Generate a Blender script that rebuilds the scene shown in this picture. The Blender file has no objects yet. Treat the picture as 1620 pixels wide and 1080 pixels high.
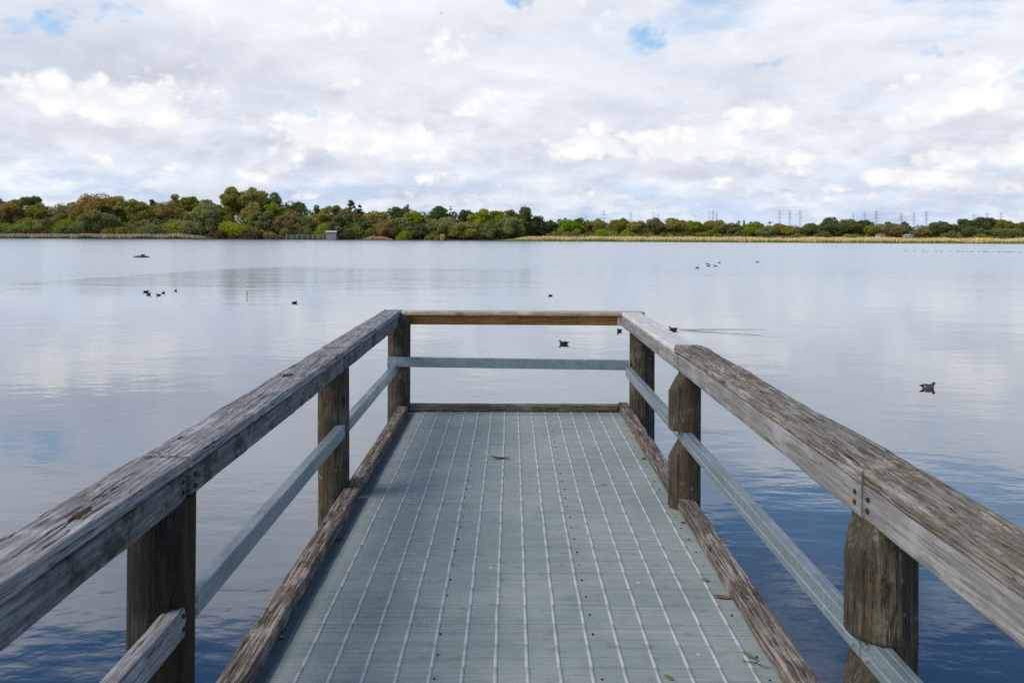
import bpy, bmesh, math, random
import numpy as np
from mathutils import Vector, noise as mnoise
random.seed(7); RNG = np.random.default_rng(11)
R = math.radians
scene = bpy.context.scene
COL = scene.collection
F, HX, HY, ROLL, CAM = 1260.0, 810.0, 370.0, 0.0047, 1.65     # optics measured from the jetty's lines
WATER = -1.45                                                  # lake surface, metres below the deck top

def P(x, y, d):
    "photo pixel at distance d ahead -> world point"
    dx, dy = x - HX, y - HY
    return ((dx + ROLL*dy)*d/F, d, CAM - (dy - ROLL*dx)*d/F)
def on_water(x, y):
    dx, dy = x - HX, y - HY
    d = F*(CAM - WATER)/(dy - ROLL*dx)
    return ((dx + ROLL*dy)*d/F, d, WATER)

# ---------------------------------------------------------------- object helpers
def tag(o, label=None, cat=None, group=None, kind=None):
    if label: o['label'] = label
    if cat: o['category'] = cat
    if group: o['group'] = group
    if kind: o['kind'] = kind
    return o
def link(name, me, mats=(), parent=None, loc=None):
    o = bpy.data.objects.new(name, me); COL.objects.link(o)
    if me is not None:
        for m in (mats if isinstance(mats, (list, tuple)) else [mats]):
            if m.name not in [k.name for k in me.materials if k]: me.materials.append(m)
    if parent: o.parent = parent
    if loc: o.location = loc
    return o
def empty(name, loc=(0,0,0), rz=0):
    o = bpy.data.objects.new(name, None); COL.objects.link(o)
    o.location = loc; o.rotation_euler = (0,0,rz); o.empty_display_size = .1
    return o
def mesh_np(name, V, Q, smooth=False):
    "V (n,3), Q (m,4) quads"
    me = bpy.data.meshes.new(name)
    V = np.ascontiguousarray(V, dtype=np.float32); Q = np.ascontiguousarray(Q, dtype=np.int32)
    n = Q.shape[1]
    me.vertices.add(len(V)); me.vertices.foreach_set('co', V.ravel())
    me.loops.add(Q.size); me.loops.foreach_set('vertex_index', Q.ravel())
    me.polygons.add(len(Q)); me.polygons.foreach_set('loop_start', np.arange(0, Q.size, n, dtype=np.int32))
    me.polygons.foreach_set('loop_total', np.full(len(Q), n, dtype=np.int32))
    if smooth: me.polygons.foreach_set('use_smooth', np.ones(len(Q), dtype=bool))
    me.update(calc_edges=True); me.validate()
    return me
def bm_mesh(name, bm, smooth=False):
    me = bpy.data.meshes.new(name); bmesh.ops.recalc_face_normals(bm, faces=bm.faces)
    bm.to_mesh(me); bm.free()
    if smooth:
        for p in me.polygons: p.use_smooth = True
    return me
def bx(bm, x0, x1, y0, y1, z0, z1, bev=0, mi=0):
    r = bmesh.ops.create_cube(bm, size=1)
    for v in r['verts']:
        v.co = Vector((x0+(v.co.x+.5)*(x1-x0), y0+(v.co.y+.5)*(y1-y0), z0+(v.co.z+.5)*(z1-z0)))
    fs = list({f for v in r['verts'] for f in v.link_faces})
    for f in fs: f.material_index = mi
    if bev:
        es = list({e for v in r['verts'] for e in v.link_edges})
        bmesh.ops.bevel(bm, geom=es, offset=bev, segments=2, affect='EDGES', profile=.6)
def rod(bm, a, b, ra, rb=None, n=6, mi=0):
    rb = ra if rb is None else rb
    a, b = Vector(a), Vector(b); d = (b-a).normalized()
    u = d.orthogonal().normalized(); w = d.cross(u)
    A = [bm.verts.new(a+(u*math.cos(t)+w*math.sin(t))*ra) for t in [2*math.pi*k/n for k in range(n)]]
    B = [bm.verts.new(b+(u*math.cos(t)+w*math.sin(t))*rb) for t in [2*math.pi*k/n for k in range(n)]]
    for k in range(n):
        f = bm.faces.new((A[k], A[(k+1)%n], B[(k+1)%n], B[k])); f.material_index = mi
    bm.faces.new(A[::-1]).material_index = mi; bm.faces.new(B).material_index = mi

# ---------------------------------------------------------------- node helpers
class NT:
    def __init__(s, tree): s.t = tree; s.n = tree.nodes; s.l = tree.links
    def new(s, typ, **kw):
        n = s.n.new(typ)
        for k, v in kw.items(): setattr(n, k, v)
        return n
    def put(s, sock, v):
        if isinstance(v, bpy.types.NodeSocket): s.l.new(v, sock)
        elif v is not None:
            if hasattr(sock.default_value, '__len__') and len(sock.default_value) == 4 and len(v) == 3: v = (*v, 1)
            sock.default_value = v
    def m(s, op, a, b=None, c=None, clamp=False):
        n = s.new('ShaderNodeMath', operation=op, use_clamp=clamp)
        for k, v in enumerate((a, b, c)): s.put(n.inputs[k], v)
        return n.outputs[0]
    def v(s, op, a, b=None, scale=None):
        n = s.new('ShaderNodeVectorMath', operation=op)
        s.put(n.inputs[0], a); s.put(n.inputs[1], b)
        if scale is not None: s.put(n.inputs['Scale'], scale)
        return n.outputs['Value'] if op in ('LENGTH', 'DOT_PRODUCT', 'DISTANCE') else n.outputs[0]
    def comb(s, x, y, z=0.0):
        n = s.new('ShaderNodeCombineXYZ')
        for k, q in enumerate((x, y, z)): s.put(n.inputs[k], q)
        return n.outputs[0]
    def sep(s, v):
        n = s.new('ShaderNodeSeparateXYZ'); s.put(n.inputs[0], v); return n.outputs
    def noise(s, vec, scale=1, detail=4, rough=.55, dist=0, color=False):
        n = s.new('ShaderNodeTexNoise'); s.put(n.inputs['Vector'], vec)
        for k, q in (('Scale', scale), ('Detail', detail), ('Roughness', rough), ('Distortion', dist)): s.put(n.inputs[k], q)
        return n.outputs['Color'] if color else n.outputs[0]
    def voro(s, vec, scale=1, feature='F1', out='Distance'):
        n = s.new('ShaderNodeTexVoronoi', feature=feature); s.put(n.inputs['Vector'], vec); s.put(n.inputs['Scale'], scale)
        return n.outputs[out]
    def ramp(s, x, a, b, c=0., d=1., smooth=True):
        n = s.new('ShaderNodeMapRange'); n.interpolation_type = 'SMOOTHSTEP' if smooth else 'LINEAR'
        for k, q in enumerate((x, a, b, c, d)): s.put(n.inputs[k], q)
        return n.outputs[0]
    def mix(s, f, a, b, mode='MIX'):
        n = s.new('ShaderNodeMix', data_type='RGBA', blend_type=mode)
        s.put(n.inputs[0], f); s.put(n.inputs[6], a); s.put(n.inputs[7], b)
        return n.outputs[2]
    def bump(s, h, strength=.5, dist=.01, normal=None):
        n = s.new('ShaderNodeBump'); s.put(n.inputs['Height'], h); s.put(n.inputs['Strength'], strength); s.put(n.inputs['Distance'], dist)
        if normal is not None: s.put(n.inputs['Normal'], normal)
        return n.outputs[0]
def material(name):
    m = bpy.data.materials.new(name); m.use_nodes = True
    t = NT(m.node_tree); b = m.node_tree.nodes['Principled BSDF']
    return m, t, b
def plain(name, col, rough=.7, metal=0., var=.15, scale=6):
    m, t, b = material(name)
    g = t.new('ShaderNodeNewGeometry').outputs['Position']
    n = t.noise(g, scale, 3)
    t.put(b.inputs['Base Color'], t.mix(n, tuple(c*(1-var) for c in col), tuple(c*(1+var) for c in col)))
    b.inputs['Roughness'].default_value = rough; b.inputs['Metallic'].default_value = metal
    return m

# ---------------------------------------------------------------- wood, metal, deck materials
def wood(name, dark, mid, light, axis='Y', moss=0.0, crack=.6, algae=0.0, warm=None, seed=0., bump=.5):
    m, t, b = material(name)
    pos = t.v('ADD', t.new('ShaderNodeTexCoord').outputs['Object'], (seed*3.1, seed*1.7, seed*2.3))
    sc = {'Y': (1, .045, 1), 'Z': (1, 1, .05), 'X': (.045, 1, 1)}[axis]
    st = t.v('MULTIPLY', pos, sc)
    wob = t.v('SCALE', t.v('SUBTRACT', t.noise(t.v('MULTIPLY', pos, tuple(2.5 if c == 1 else 1.4 for c in sc)), 1, 2, color=True), (.5,.5,.5)), scale=.02)
    st = t.v('ADD', st, wob)
    grain = t.noise(st, 95, 8, .68)
    fine = t.noise(t.v('MULTIPLY', pos, {'Y': (1,.14,1), 'Z': (1,1,.14), 'X': (.14,1,1)}[axis]), 260, 5, .7)
    blot = t.noise(pos, 5, 5, .6)
    crackn = t.noise(t.v('MULTIPLY', st, {'Y': (1,.6,1), 'Z': (1,1,.6), 'X': (.6,1,1)}[axis]), 58, 4, .5)
    cr = t.m('ABSOLUTE', t.m('SUBTRACT', crackn, .5))
    cr = t.ramp(cr, .003, .022, 1, 0)
    cr = t.m('MULTIPLY', cr, t.ramp(t.noise(pos, 4.1, 3), .32, .50))
    knot = t.voro(t.v('MULTIPLY', pos, tuple(5. if c == 1 else 2.2 for c in sc)), 1)
    kn = t.ramp(knot, .05, .13, 1, 0)
    c = t.mix(t.ramp(grain, .40, .60), dark, mid)
    c = t.mix(t.ramp(t.m('ADD', t.m('MULTIPLY', grain, .5), t.m('MULTIPLY', blot, .5)), .49, .60), c, light)
    c = t.mix(t.m('MULTIPLY', t.ramp(fine, .52, .68), .55), c, light)
    c = t.mix(t.m('MULTIPLY', t.ramp(fine, .47, .32), .75), c, dark)
    if warm:
        c = t.mix(t.m('MULTIPLY', t.ramp(t.noise(st, 9, 3), .5, .68), .75), c, warm)
    c = t.mix(t.m('MULTIPLY', kn, .7), c, tuple(q*.45 for q in dark))
    if algae:
        a = t.ramp(t.noise(pos, 7, 7, .68), .47, .62)
        c = t.mix(t.m('MULTIPLY', a, algae), c, (.045, .048, .03))
        l = t.ramp(t.noise(t.v('ADD', pos, (9, 4, 1)), 24, 4, .6), .63, .7)
        c = t.mix(t.m('MULTIPLY', l, algae*.5), c, (.36, .36, .35))
    if moss:
        nrm = t.sep(t.new('ShaderNodeNewGeometry').outputs['Normal'])[2]
        k = t.m('MULTIPLY', t.ramp(nrm, .45, .85), t.ramp(t.m('ADD', t.m('MULTIPLY', t.noise(pos, 2.2, 2), .6), t.m('MULTIPLY', t.noise(st, 18, 7, .7), .4)), .60-.12*moss, .66-.08*moss))
        k = t.m('MULTIPLY', k, t.ramp(t.noise(t.v('MULTIPLY', pos, (1,.4,1)), 75, 5, .75), .44, .58))
        mo = t.mix(t.noise(pos, 120, 3), (.075, .050, .022), (.23, .155, .06))
        c = t.mix(t.m('MULTIPLY', k, .8), c, mo)
    c = t.mix(t.m('MULTIPLY', cr, crack), c, (.018, .014, .011))
    t.put(b.inputs['Base Color'], c)
    b.inputs['Roughness'].default_value = .88
    b.inputs['Specular IOR Level'].default_value = .25
    h = t.m('ADD', t.m('MULTIPLY', grain, .7), t.m('MULTIPLY', fine, .45))
    h = t.m('SUBTRACT', h, t.m('MULTIPLY', cr, 1.2))
    t.put(b.inputs['Normal'], t.bump(h, bump, .006))
    return m
M = {}
M['rail_l']  = wood('weathered_rail_wood', (.20,.19,.185), (.335,.32,.32), (.45,.44,.45), 'Y', moss=.2, crack=.95, seed=1)
M['rail_r']  = wood('mossy_rail_wood', (.15,.125,.098), (.275,.242,.205), (.40,.362,.315), 'Y', moss=1.15, crack=.9, seed=2)
M['rail_n']  = wood('newer_rail_wood', (.56,.53,.51), (.66,.635,.62), (.74,.715,.70), 'Y', crack=.1, seed=3, bump=.12)
M['side_l']  = wood('stained_side_board', (.12,.12,.115), (.19,.19,.19), (.28,.28,.285), 'Y', crack=.5, algae=.9, seed=4, bump=.25)
M['side_r']  = wood('grey_side_board', (.20,.185,.18), (.285,.265,.255), (.375,.355,.345), 'Y', crack=.4, algae=.12, seed=5, bump=.25)
M['kerb']    = wood('brown_kerb_wood', (.085,.065,.05), (.25,.20,.155), (.40,.34,.28), 'Y', moss=.1, crack=.95, seed=6, bump=.9)
M['kerb_x']  = wood('brown_end_kerb_wood', (.09,.07,.05), (.24,.19,.13), (.33,.27,.20), 'X', crack=.7, algae=.3, seed=7)
M['post_dk'] = wood('dark_post_wood', (.011,.009,.007), (.024,.020,.016), (.052,.046,.038), 'Z', crack=.9, algae=.1, warm=(.060,.036,.020), seed=8)
M['post']    = wood('brown_post_wood', (.036,.029,.019), (.095,.077,.052), (.17,.146,.107), 'Z', crack=.95, algae=.6, warm=(.10,.062,.030), seed=9)
M['end_top'] = wood('tan_end_plank_wood', (.36,.28,.20), (.54,.44,.33), (.64,.55,.44), 'X', crack=.2, seed=10, bump=.15)
M['end_brd'] = wood('orange_end_board_wood', (.25,.10,.028), (.42,.19,.058), (.50,.25,.09), 'X', crack=.25, seed=11, bump=.15)

def galvanised():
    m, t, b = material('galvanised_steel')
    p = t.new('ShaderNodeTexCoord').outputs['Object']
    sp = t.voro(p, 42, 'F1', 'Color')
    s1 = t.sep(sp)[0]
    n = t.noise(t.v('MULTIPLY', p, (1,.25,1)), 14, 6, .65)
    st = t.ramp(t.noise(t.v('MULTIPLY', p, (22, 22, 1.2)), 1.6, 5, .7), .60, .70)
    c = t.mix(s1, (.275,.325,.35), (.33,.385,.41))
    c = t.mix(t.ramp(n, .4, .68), c, (.225,.275,.295))
    c = t.mix(t.m('MULTIPLY', st, .45), c, (.60,.64,.64))
    t.put(b.inputs['Base Color'], c); b.inputs['Metallic'].default_value = .55
    t.put(b.inputs['Roughness'], t.ramp(n, .3, .7, .38, .55))
    t.put(b.inputs['Normal'], t.bump(t.m('ADD', s1, t.m('MULTIPLY', n, 2)), .05, .003))
    return m
M['galv'] = galvanised()
M['bolt'] = plain('bolt_steel', (.42,.43,.43), .45, .6)
M['screw'] = plain('rusty_screw', (.045,.03,.024), .8, .2)

def deck_mat(name, c0, c1, c2, speck):
    m, t, b = material(name)
    p = t.new('ShaderNodeTexCoord').outputs['Object']
    big = t.noise(p, 1.3, 5, .6); med = t.noise(t.v('MULTIPLY', p, (1, 2.2, 1)), 9, 5, .65)
    pl = t.m('FLOOR', t.m('DIVIDE', t.sep(p)[1], .17))
    wn = t.new('ShaderNodeTexWhiteNoise', noise_dimensions='1D'); t.put(wn.inputs['W'], pl)
    c = t.mix(t.ramp(big, .36, .64), c0, c1)
    c = t.mix(t.m('MULTIPLY', wn.outputs[0], .35), c, c2)
    c = t.mix(t.m('MULTIPLY', t.ramp(med, .52, .72), .55), c, tuple(q*.62 for q in c0))
    cx = t.noise(t.v('MULTIPLY', p, (1.1, 62, 1)), 1, 4, .7)
    c = t.mix(t.m('MULTIPLY', t.ramp(cx, .50, .36), .32), c, tuple(q*.45 for q in c0))
    c = t.mix(t.m('MULTIPLY', t.ramp(cx, .55, .70), .28), c, tuple(q*1.35 for q in c1))
    d = t.ramp(t.noise(p, 75, 3, .7), .66, .72)
    c = t.mix(t.m('MULTIPLY', d, .5), c, (.09,.10,.085))
    sp = t.ramp(t.voro(t.v('MULTIPLY', p, (1, .8, 1)), 9), .05, .085, 1, 0)
    sp = t.m('MULTIPLY', sp, t.ramp(t.noise(p, 4, 1), .52, .6))
    c = t.mix(t.m('MULTIPLY', sp, speck), c, (.62,.63,.60))
    t.put(b.inputs['Base Color'], c); b.inputs['Roughness'].default_value = .62
    b.inputs['Specular IOR Level'].default_value = .35
    t.put(b.inputs['Normal'], t.bump(t.noise(p, 160, 4), .25, .002))
    return m
M['deck'] = deck_mat('ribbed_composite_deck', (.25,.298,.292), (.335,.38,.364), (.335,.36,.358), .85)
M['strip'] = deck_mat('pale_deck_strip', (.45,.475,.485), (.50,.52,.525), (.45,.47,.48), .5)

# ---------------------------------------------------------------- jetty
def plank(name, mat, parent, xa, xb, za, zb, y0, y1, xsh=(0,0), amp=.0016, crack=0., step=.025, res=.009, rc=.006, seed=0, axis='Y', zsh=(0,0), wob=.002):
    "rough-sawn timber: rounded section swept along its length, surface broken up and cracked along the grain"
    nx = max(3, int((xb-xa)/res)); nz = max(3, int((zb-za)/res))
    sec = []
    for i in range(nx): sec.append((xa+rc+(xb-xa-2*rc)*i/(nx-1), zb, 0, 1))
    sec.append((xb-rc*.3, zb-rc*.3, .7, .7))
    for i in range(nz): sec.append((xb, zb-rc-(zb-za-2*rc)*i/(nz-1), 1, 0))
    sec.append((xb-rc*.3, za+rc*.3, .7, -.7))
    for i in range(nx): sec.append((xb-rc-(xb-xa-2*rc)*i/(nx-1), za, 0, -1))
    sec.append((xa+rc*.3, za+rc*.3, -.7, -.7))
    for i in range(nz): sec.append((xa, za+rc+(zb-za-2*rc)*i/(nz-1), -1, 0))
    sec.append((xa+rc*.3, zb-rc*.3, -.7, .7))
    ny = max(2, int((y1-y0)/step)+1); ns = len(sec); V = []
    N = mnoise.noise
    for j in range(ny):
        f = j/(ny-1); y = y0+(y1-y0)*f
        ox = xsh[0]+(xsh[1]-xsh[0])*f + wob*N(Vector((y*.9, seed*7.1, 0))); oz = zsh[0]+(zsh[1]-zsh[0])*f + wob*N(Vector((y*.8, seed*3.3, 5)))
        for (x, z, ux, uz) in sec:
            q = N(Vector((x*38+seed*5, y*2.6, z*38))) + .6*N(Vector((x*90, y*6+seed, z*90)))
            corner = 1.0 if abs(ux) != .7 else 2.2
            d = amp*q*corner
            if corner > 1: d -= .0035*max(0, N(Vector((y*9, seed, x*5))))
            if crack and uz > .5:
                k = N(Vector((x*26+seed, y*1.5+seed*2, 1.3)))
                d -= crack*max(0, 1-abs(k)/.10)
                k = N(Vector((x*60+seed, y*3+seed*2, 4.3)))
                d -= .5*crack*max(0, 1-abs(k)/.12)
            p = (x+ox+ux*d, y, z+oz+uz*d)
            V.append(p if axis == 'Y' else (p[1], p[0], p[2]))
    Q = []
    for j in range(ny-1):
        for i in range(ns):
            a = j*ns+i; b_ = j*ns+(i+1) % ns
            Q.append((a, b_, b_+ns, a+ns) if axis == 'X' else (a, a+ns, b_+ns, b_))
    bm = bmesh.new(); vs = [bm.verts.new(v) for v in V]
    for q in Q: bm.faces.new([vs[k] for k in q])
    bm.faces.new(vs[:ns]); bm.faces.new(vs[-ns:])
    me = bm_mesh(name, bm)
    for p in me.polygons: p.use_smooth = len(p.vertices) == 4
    return link(name, me, mat, parent)

jetty = tag(empty('jetty', (0,0,0)), 'weathered timber lookout jetty with handrails and ribbed grey deck reaching into the lake', 'jetty')
DX0, DX1, DEND, PITCH = -.94, 1.002, 7.385, .17
LINES = [-.79+.1224*k for k in range(15)]
def build_deck():
    V, Q, MI = [], [], []
    ribs = 13
    n = int((DEND+.6)/PITCH)+1; y_start = DEND+.07-n*PITCH
    def strip(pts, x0, x1, mi):
        a = len(V)
        for (y, z) in pts: V.append((x0, y, z)); V.append((x1, y, z))
        for k in range(len(pts)-1):
            Q.append((a+2*k, a+2*k+1, a+2*k+3, a+2*k+2)); MI.append(mi)
    for j in range(n):
        y0 = y_start+j*PITCH; dz = random.uniform(-.0012, .0012); w = (PITCH-.0025)/ribs
        pts = [(y0, -.03)]
        for k in range(ribs):
            ya = y0+.00125+k*w
            pts += [(ya, dz-.006), (ya+w*.10, dz), (ya+w*.66, dz), (ya+w*.76, dz-.006)]
        pts += [(y0+PITCH-.00125, dz-.006), (y0+PITCH-.0006, -.03)]
        strip(pts, DX0-.06, DX1+.06, 0)
        for x in LINES:
            xx = x+random.uniform(-.0016, .0016); hw = .0065
            yA, yB, zt = y0+.0022, y0+PITCH-.0028, dz+.0022
            a = len(V)
            for (X, Y, Z) in ((xx-hw,yA,zt),(xx+hw,yA,zt),(xx+hw,yB,zt),(xx-hw,yB,zt),(xx-hw-.0015,yA,dz-.0033),(xx+hw+.0015,yA,dz-.0033),(xx+hw+.0015,yB,dz-.0033),(xx-hw-.0015,yB,dz-.0033)):
                V.append((X,Y,Z))
            for q in ((0,1,2,3),(4,5,1,0),(6,7,3,2),(5,6,2,1),(7,4,0,3)): Q.append(tuple(a+k for k in q)); MI.append(1)
    # closed underside
    a = len(V); V += [(DX0-.06,y_start,-.032),(DX1+.06,y_start,-.032),(DX1+.06,DEND+.07,-.032),(DX0-.06,DEND+.07,-.032)]; Q.append((a,a+3,a+2,a+1)); MI.append(0)
    me = mesh_np('deck', np.array(V), np.array(Q))
    me.materials.append(M['deck']); me.materials.append(M['strip'])
    me.polygons.foreach_set('material_index', np.array(MI, dtype=np.int32))
    return link('deck', me, [], jetty), y_start, n
deck, YS, ND = build_deck()
bm = bmesh.new(); rod(bm, (0,0,-.004), (0,0,.0026), .0062, .0050, 8)
screw_me = bm_mesh('screw', bm); cnt = 0
for j in range(ND-1, -1, -1):
    y = YS+(j+.5)*PITCH
    if y < 2.95: break
    for xr in (LINES[4]+.016, LINES[9]+.033, DX0+.042, DX1-.040):
        if y > DEND-.03 or random.random() < .12 or cnt >= 100 or (xr in (DX0+.042,) and j % 2): continue
        o = link('screw', screw_me, M['screw'], deck, (xr+random.uniform(-.004,.004), y+random.uniform(-.004,.004), 0)); cnt += 1

bm = bmesh.new(); bx(bm, DX0-.01, DX0+.052, -.55, DEND-.004, -.001, .0035)  # dark strip on the deck standing in for the left kerb's shade
o = link('kerb_shade_strip', bm_mesh('kerb_shade_strip', bm), plain('dark_kerb_shade', (.105,.135,.142), .7, 0, .25, 12), jetty)
# bearers under the deck
for x in (-.80, .03, .86):
    bm = bmesh.new(); bx(bm, x-.05, x+.05, -.55, DEND, -.232, -.034, .004)
    link('bearer', bm_mesh('bearer', bm), M['post_dk'], jetty)

# kerbs
plank('kerb', M['kerb'], jetty, -1.032, -.938, .004, .076, -.5, 4.93, seed=21, crack=.0035, amp=.0022, res=.007, step=.02)
plank('kerb', M['kerb'], jetty, -1.030, -.942, .004, .080, 5.0, 7.24, seed=22, crack=.003, amp=.002, res=.007, step=.02)
plank('kerb', M['kerb'], jetty, 1.002, 1.098, .004, .074, -.5, 4.80, seed=23, crack=.0035, amp=.0022, res=.007, step=.02)
plank('kerb', M['kerb'], jetty, 1.000, 1.090, .004, .078, 4.93, 7.47, seed=24, crack=.003, amp=.002, res=.007, step=.02, xsh=(-.005,.004))
tag(plank('kerb', M['kerb_x'], jetty, 7.385, 7.475, .002, .062, -.955, .998, seed=25, axis='X', crack=.001), 'mossy low kerb across the far end of the deck')

# posts
def post(cx, cy, r, ztop, mat, cut=None, seed=0, label=None, lean=0.):
    V = []; nr = 30; zs = list(np.arange(-2.6, -.4, .2)) + list(np.arange(-.4, ztop, .02)) + [ztop]
    if cut: zs = sorted(zs + [c+e for c in (.470,.386) for e in (-.001,.001)])
    for z in zs:
        for k in range(nr):
            t = 2*math.pi*k/nr
            rr = r*(1+.03*mnoise.noise(Vector((math.cos(t)*1.5+seed, math.sin(t)*1.5, z*.7))) + .012*mnoise.noise(Vector((math.cos(t)*9+seed, math.sin(t)*9, z*1.5))))
            g = mnoise.noise(Vector((math.cos(t)*5+seed*3, math.sin(t)*5, z*.4)))
            rr -= .018*max(0, 1-abs(g)/.04)
            x = cx+math.cos(t)*rr+lean*z; y = cy+math.sin(t)*rr
            if cut: x = max(x, cut(z, y))
            V.append((x, y, z))
    bm = bmesh.new(); vs = [bm.verts.new(v) for v in V]
    for j in range(len(zs)-1):
        for k in range(nr):
            bm.faces.new((vs[j*nr+k], vs[j*nr+(k+1)%nr], vs[(j+1)*nr+(k+1)%nr], vs[(j+1)*nr+k]))
    bm.faces.new(vs[-nr:]); bm.faces.new(vs[:nr][::-1])
    me = bm_mesh('post', bm, True)
    o = link('post', me, mat, jetty)
    if label: o['label'] = label
    return o
def notch(face, r_in):
    def cut(z, y):
        if z > .796: return face+.006
        if z > .70: return r_in+(face+.006-r_in)*((z-.70)/.096)**.8
        if .471 > z > .385: return face+.052
        if z <= .385 and z > .30: return r_in+(face+.004-r_in)*((z-.30)/.085)**.8
        return -9
    return cut
post(-1.130, 2.574, .102, .800, M['post_dk'], seed=1, label='darkest thick round post', lean=.004)
post(-1.112, 5.00, .097, .800, M['post'], seed=2, lean=-.006)
post(-1.040, 7.375, .106, .888, M['post'], seed=3)
post(1.106, 2.379, .101, .812, M['post'], notch(1.046, 1.004), seed=4, label='thick post cut back to seat the steel rail', lean=0)
post(1.057, 4.85, .098, .806, M['post'], notch(1.030, .959), seed=5)
post(1.185, 7.22, .114, .800, M['post'], seed=6)

# hand rails: top plank + side boards, screwed at each joint
def bolts(parent, pts, axis, r=.009, h=.006, mat='screw', name='screw'):
    for p in pts:
        bm = bmesh.new(); a = Vector(axis)
        rod(bm, a*-.01, a*h, r, r*.8, 10)
        link(name, bm_mesh(name, bm, False), M[mat], parent, p)
rail = empty('handrail'); rail.parent = jetty
zl, LZ = .928, .886
plank('top_plank', M['rail_l'], rail, -1.200, -1.036, LZ, zl, -.6, 2.556, seed=31, crack=.006, amp=.0022, res=.0055, step=.016, xsh=(-.004,-.001))
plank('top_plank', M['rail_l'], rail, -1.203, -1.032, LZ+.002, zl-.002, 2.578, 5.02, seed=32, crack=.005, amp=.0022, res=.0055, step=.016)
plank('top_plank', M['rail_l'], rail, -1.203, -1.030, LZ+.001, zl+.003, 5.026, 7.52, seed=33, crack=.004, amp=.002, res=.006, step=.018)
plank('side_board', M['side_l'], rail, -1.086, -1.0375, .793, LZ-.003, -.6, 2.548, seed=34, crack=0, res=.012, step=.03, xsh=(-.004,-.001))
plank('side_board', M['side_l'], rail, -1.084, -1.0335, .795, LZ-.002, 2.582, 7.50, seed=35, res=.012, step=.03, xsh=(-.002,.002))
plank('outer_board', M['side_l'], rail, -1.196, -1.150, .797, LZ-.003, -.6, 7.50, seed=36, res=.015, step=.05)
bm = bmesh.new(); bx(bm, -1.148, -1.060, 2.50, 2.63, .790, .884, .003); link('dark_gap_block', bm_mesh('dark_gap_block', bm), M['post_dk'], rail)  # added dark block that makes the gap between the boards read black
bolts(rail, [(-1.0385,2.520,.860),(-1.0385,2.525,.826),(-1.0345,2.612,.858),(-1.0345,2.610,.822)], (1,0,0))
rail2 = empty('handrail'); rail2.parent = jetty
plank('top_plank', M['rail_r'], rail2, 1.049, 1.222, .911, .958, -.6, 2.372, seed=41, crack=.0065, amp=.0035, res=.0055, step=.016, xsh=(.004,0))
plank('top_plank', M['rail_r'], rail2, 1.047, 1.222, .909, .952, 2.378, 5.06, seed=42, crack=.006, amp=.0034, res=.0055, step=.016, xsh=(0,-.012))
o = plank('top_plank', M['rail_n'], rail2, 1.024, 1.190, .898, .932, 5.066, 7.37, seed=43, amp=.0006, res=.008, step=.03, xsh=(.008,-.004), rc=.003); o['label'] = 'pale smooth replacement plank'
plank('side_board', M['side_r'], rail2, 1.0485, 1.098, .806, .908, -.6, 2.374, seed=44, res=.012, step=.03, xsh=(.004,0))
plank('side_board', M['side_r'], rail2, 1.0465, 1.094, .806, .906, 2.379, 4.95, seed=45, res=.012, step=.03, xsh=(0,-.012))
plank('side_board', M['side_r'], rail2, 1.0345, 1.084, .802, .895, 4.954, 7.37, seed=47, res=.012, step=.03, xsh=(0,-.018))
plank('outer_board', M['side_r'], rail2, 1.150, 1.196, .808, .896, -.6, 7.36, seed=46, res=.015, step=.05)
bolts(rail2, [(1.0485,2.335,.876),(1.0485,2.338,.842),(1.0475,2.418,.874),(1.0475,2.420,.842)], (-1,0,0))
rail3 = empty('handrail'); rail3.parent = jetty
rail3['label'] = 'newer tan end rail with an orange brown board below'
plank('top_plank', M['end_top'], rail3, 7.385, 7.545, .892, .926, -1.026, 1.235, seed=51, axis='X', amp=.0005, rc=.003, wob=.001)
plank('side_board', M['end_brd'], rail3, 7.44, 7.485, .800, .8915, -.965, 1.03, seed=52, axis='X', amp=.0005, rc=.003, wob=.001)
bm = bmesh.new(); bx(bm, .985, 1.028, 7.395, 7.438, .802, .890, .003)
link('cleat', bm_mesh('cleat', bm), M['end_top'], rail3)

# middle rails
def channel(name, mat, xi, dirx, z0, z1, y0, y1, xb, rib=True):
    "cold-formed steel channel: web facing the deck, folded flanges with a shallow rib along the top"
    w = .050*dirx; t = .004
    prof = [(0,z0+.003),(0,z0+.030),(.0035*dirx,z0+.034),(.0035*dirx,z0+.040),(0,z0+.044),(0,z1-.003),(.003*dirx,z1),(.020*dirx,z1),(.022*dirx,z1-.003),(.028*dirx,z1-.003),(.030*dirx,z1),(w-.003*dirx,z1),(w,z1-.003),(w,z1-.02),
            (w-t*dirx,z1-.02),(w-t*dirx,z1-.008),(t*dirx+.004*dirx,z1-.008),(t*dirx+.004*dirx,z0+.008),(w-t*dirx,z0+.008),(w-t*dirx,z0+.02),(w,z0+.02),(w,z0+.003),(w-.003*dirx,z0),(.003*dirx,z0)]
    if not rib: del prof[7+1:7+5-1]; del prof[1:5]
    bm = bmesh.new(); n = len(prof)
    A = [bm.verts.new((xi+p[0], y0, p[1])) for p in prof]; B = [bm.verts.new((xb+p[0], y1, p[1])) for p in prof]
    for k in range(n): bm.faces.new((A[k], A[(k+1)%n], B[(k+1)%n], B[k]))
    bm.faces.new(A); bm.faces.new(B)
    return bm_mesh(name, bm)
mr = link('middle_rail', channel('middle_rail', 0, -1.031, -1, .384, .466, 2.585, 7.22, -1.033, False), M['galv'], jetty)
bolts(mr, [(-1.031,2.62,.445),(-1.031,2.62,.408),(-1.032,4.98,.43)], (1,0,0), .011, .007, 'bolt', 'bolt')
mr = link('middle_rail', channel('middle_rail', 0, 1.046, 1, .386, .470, 2.384, 7.11, 1.018), M['galv'], jetty)
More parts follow.
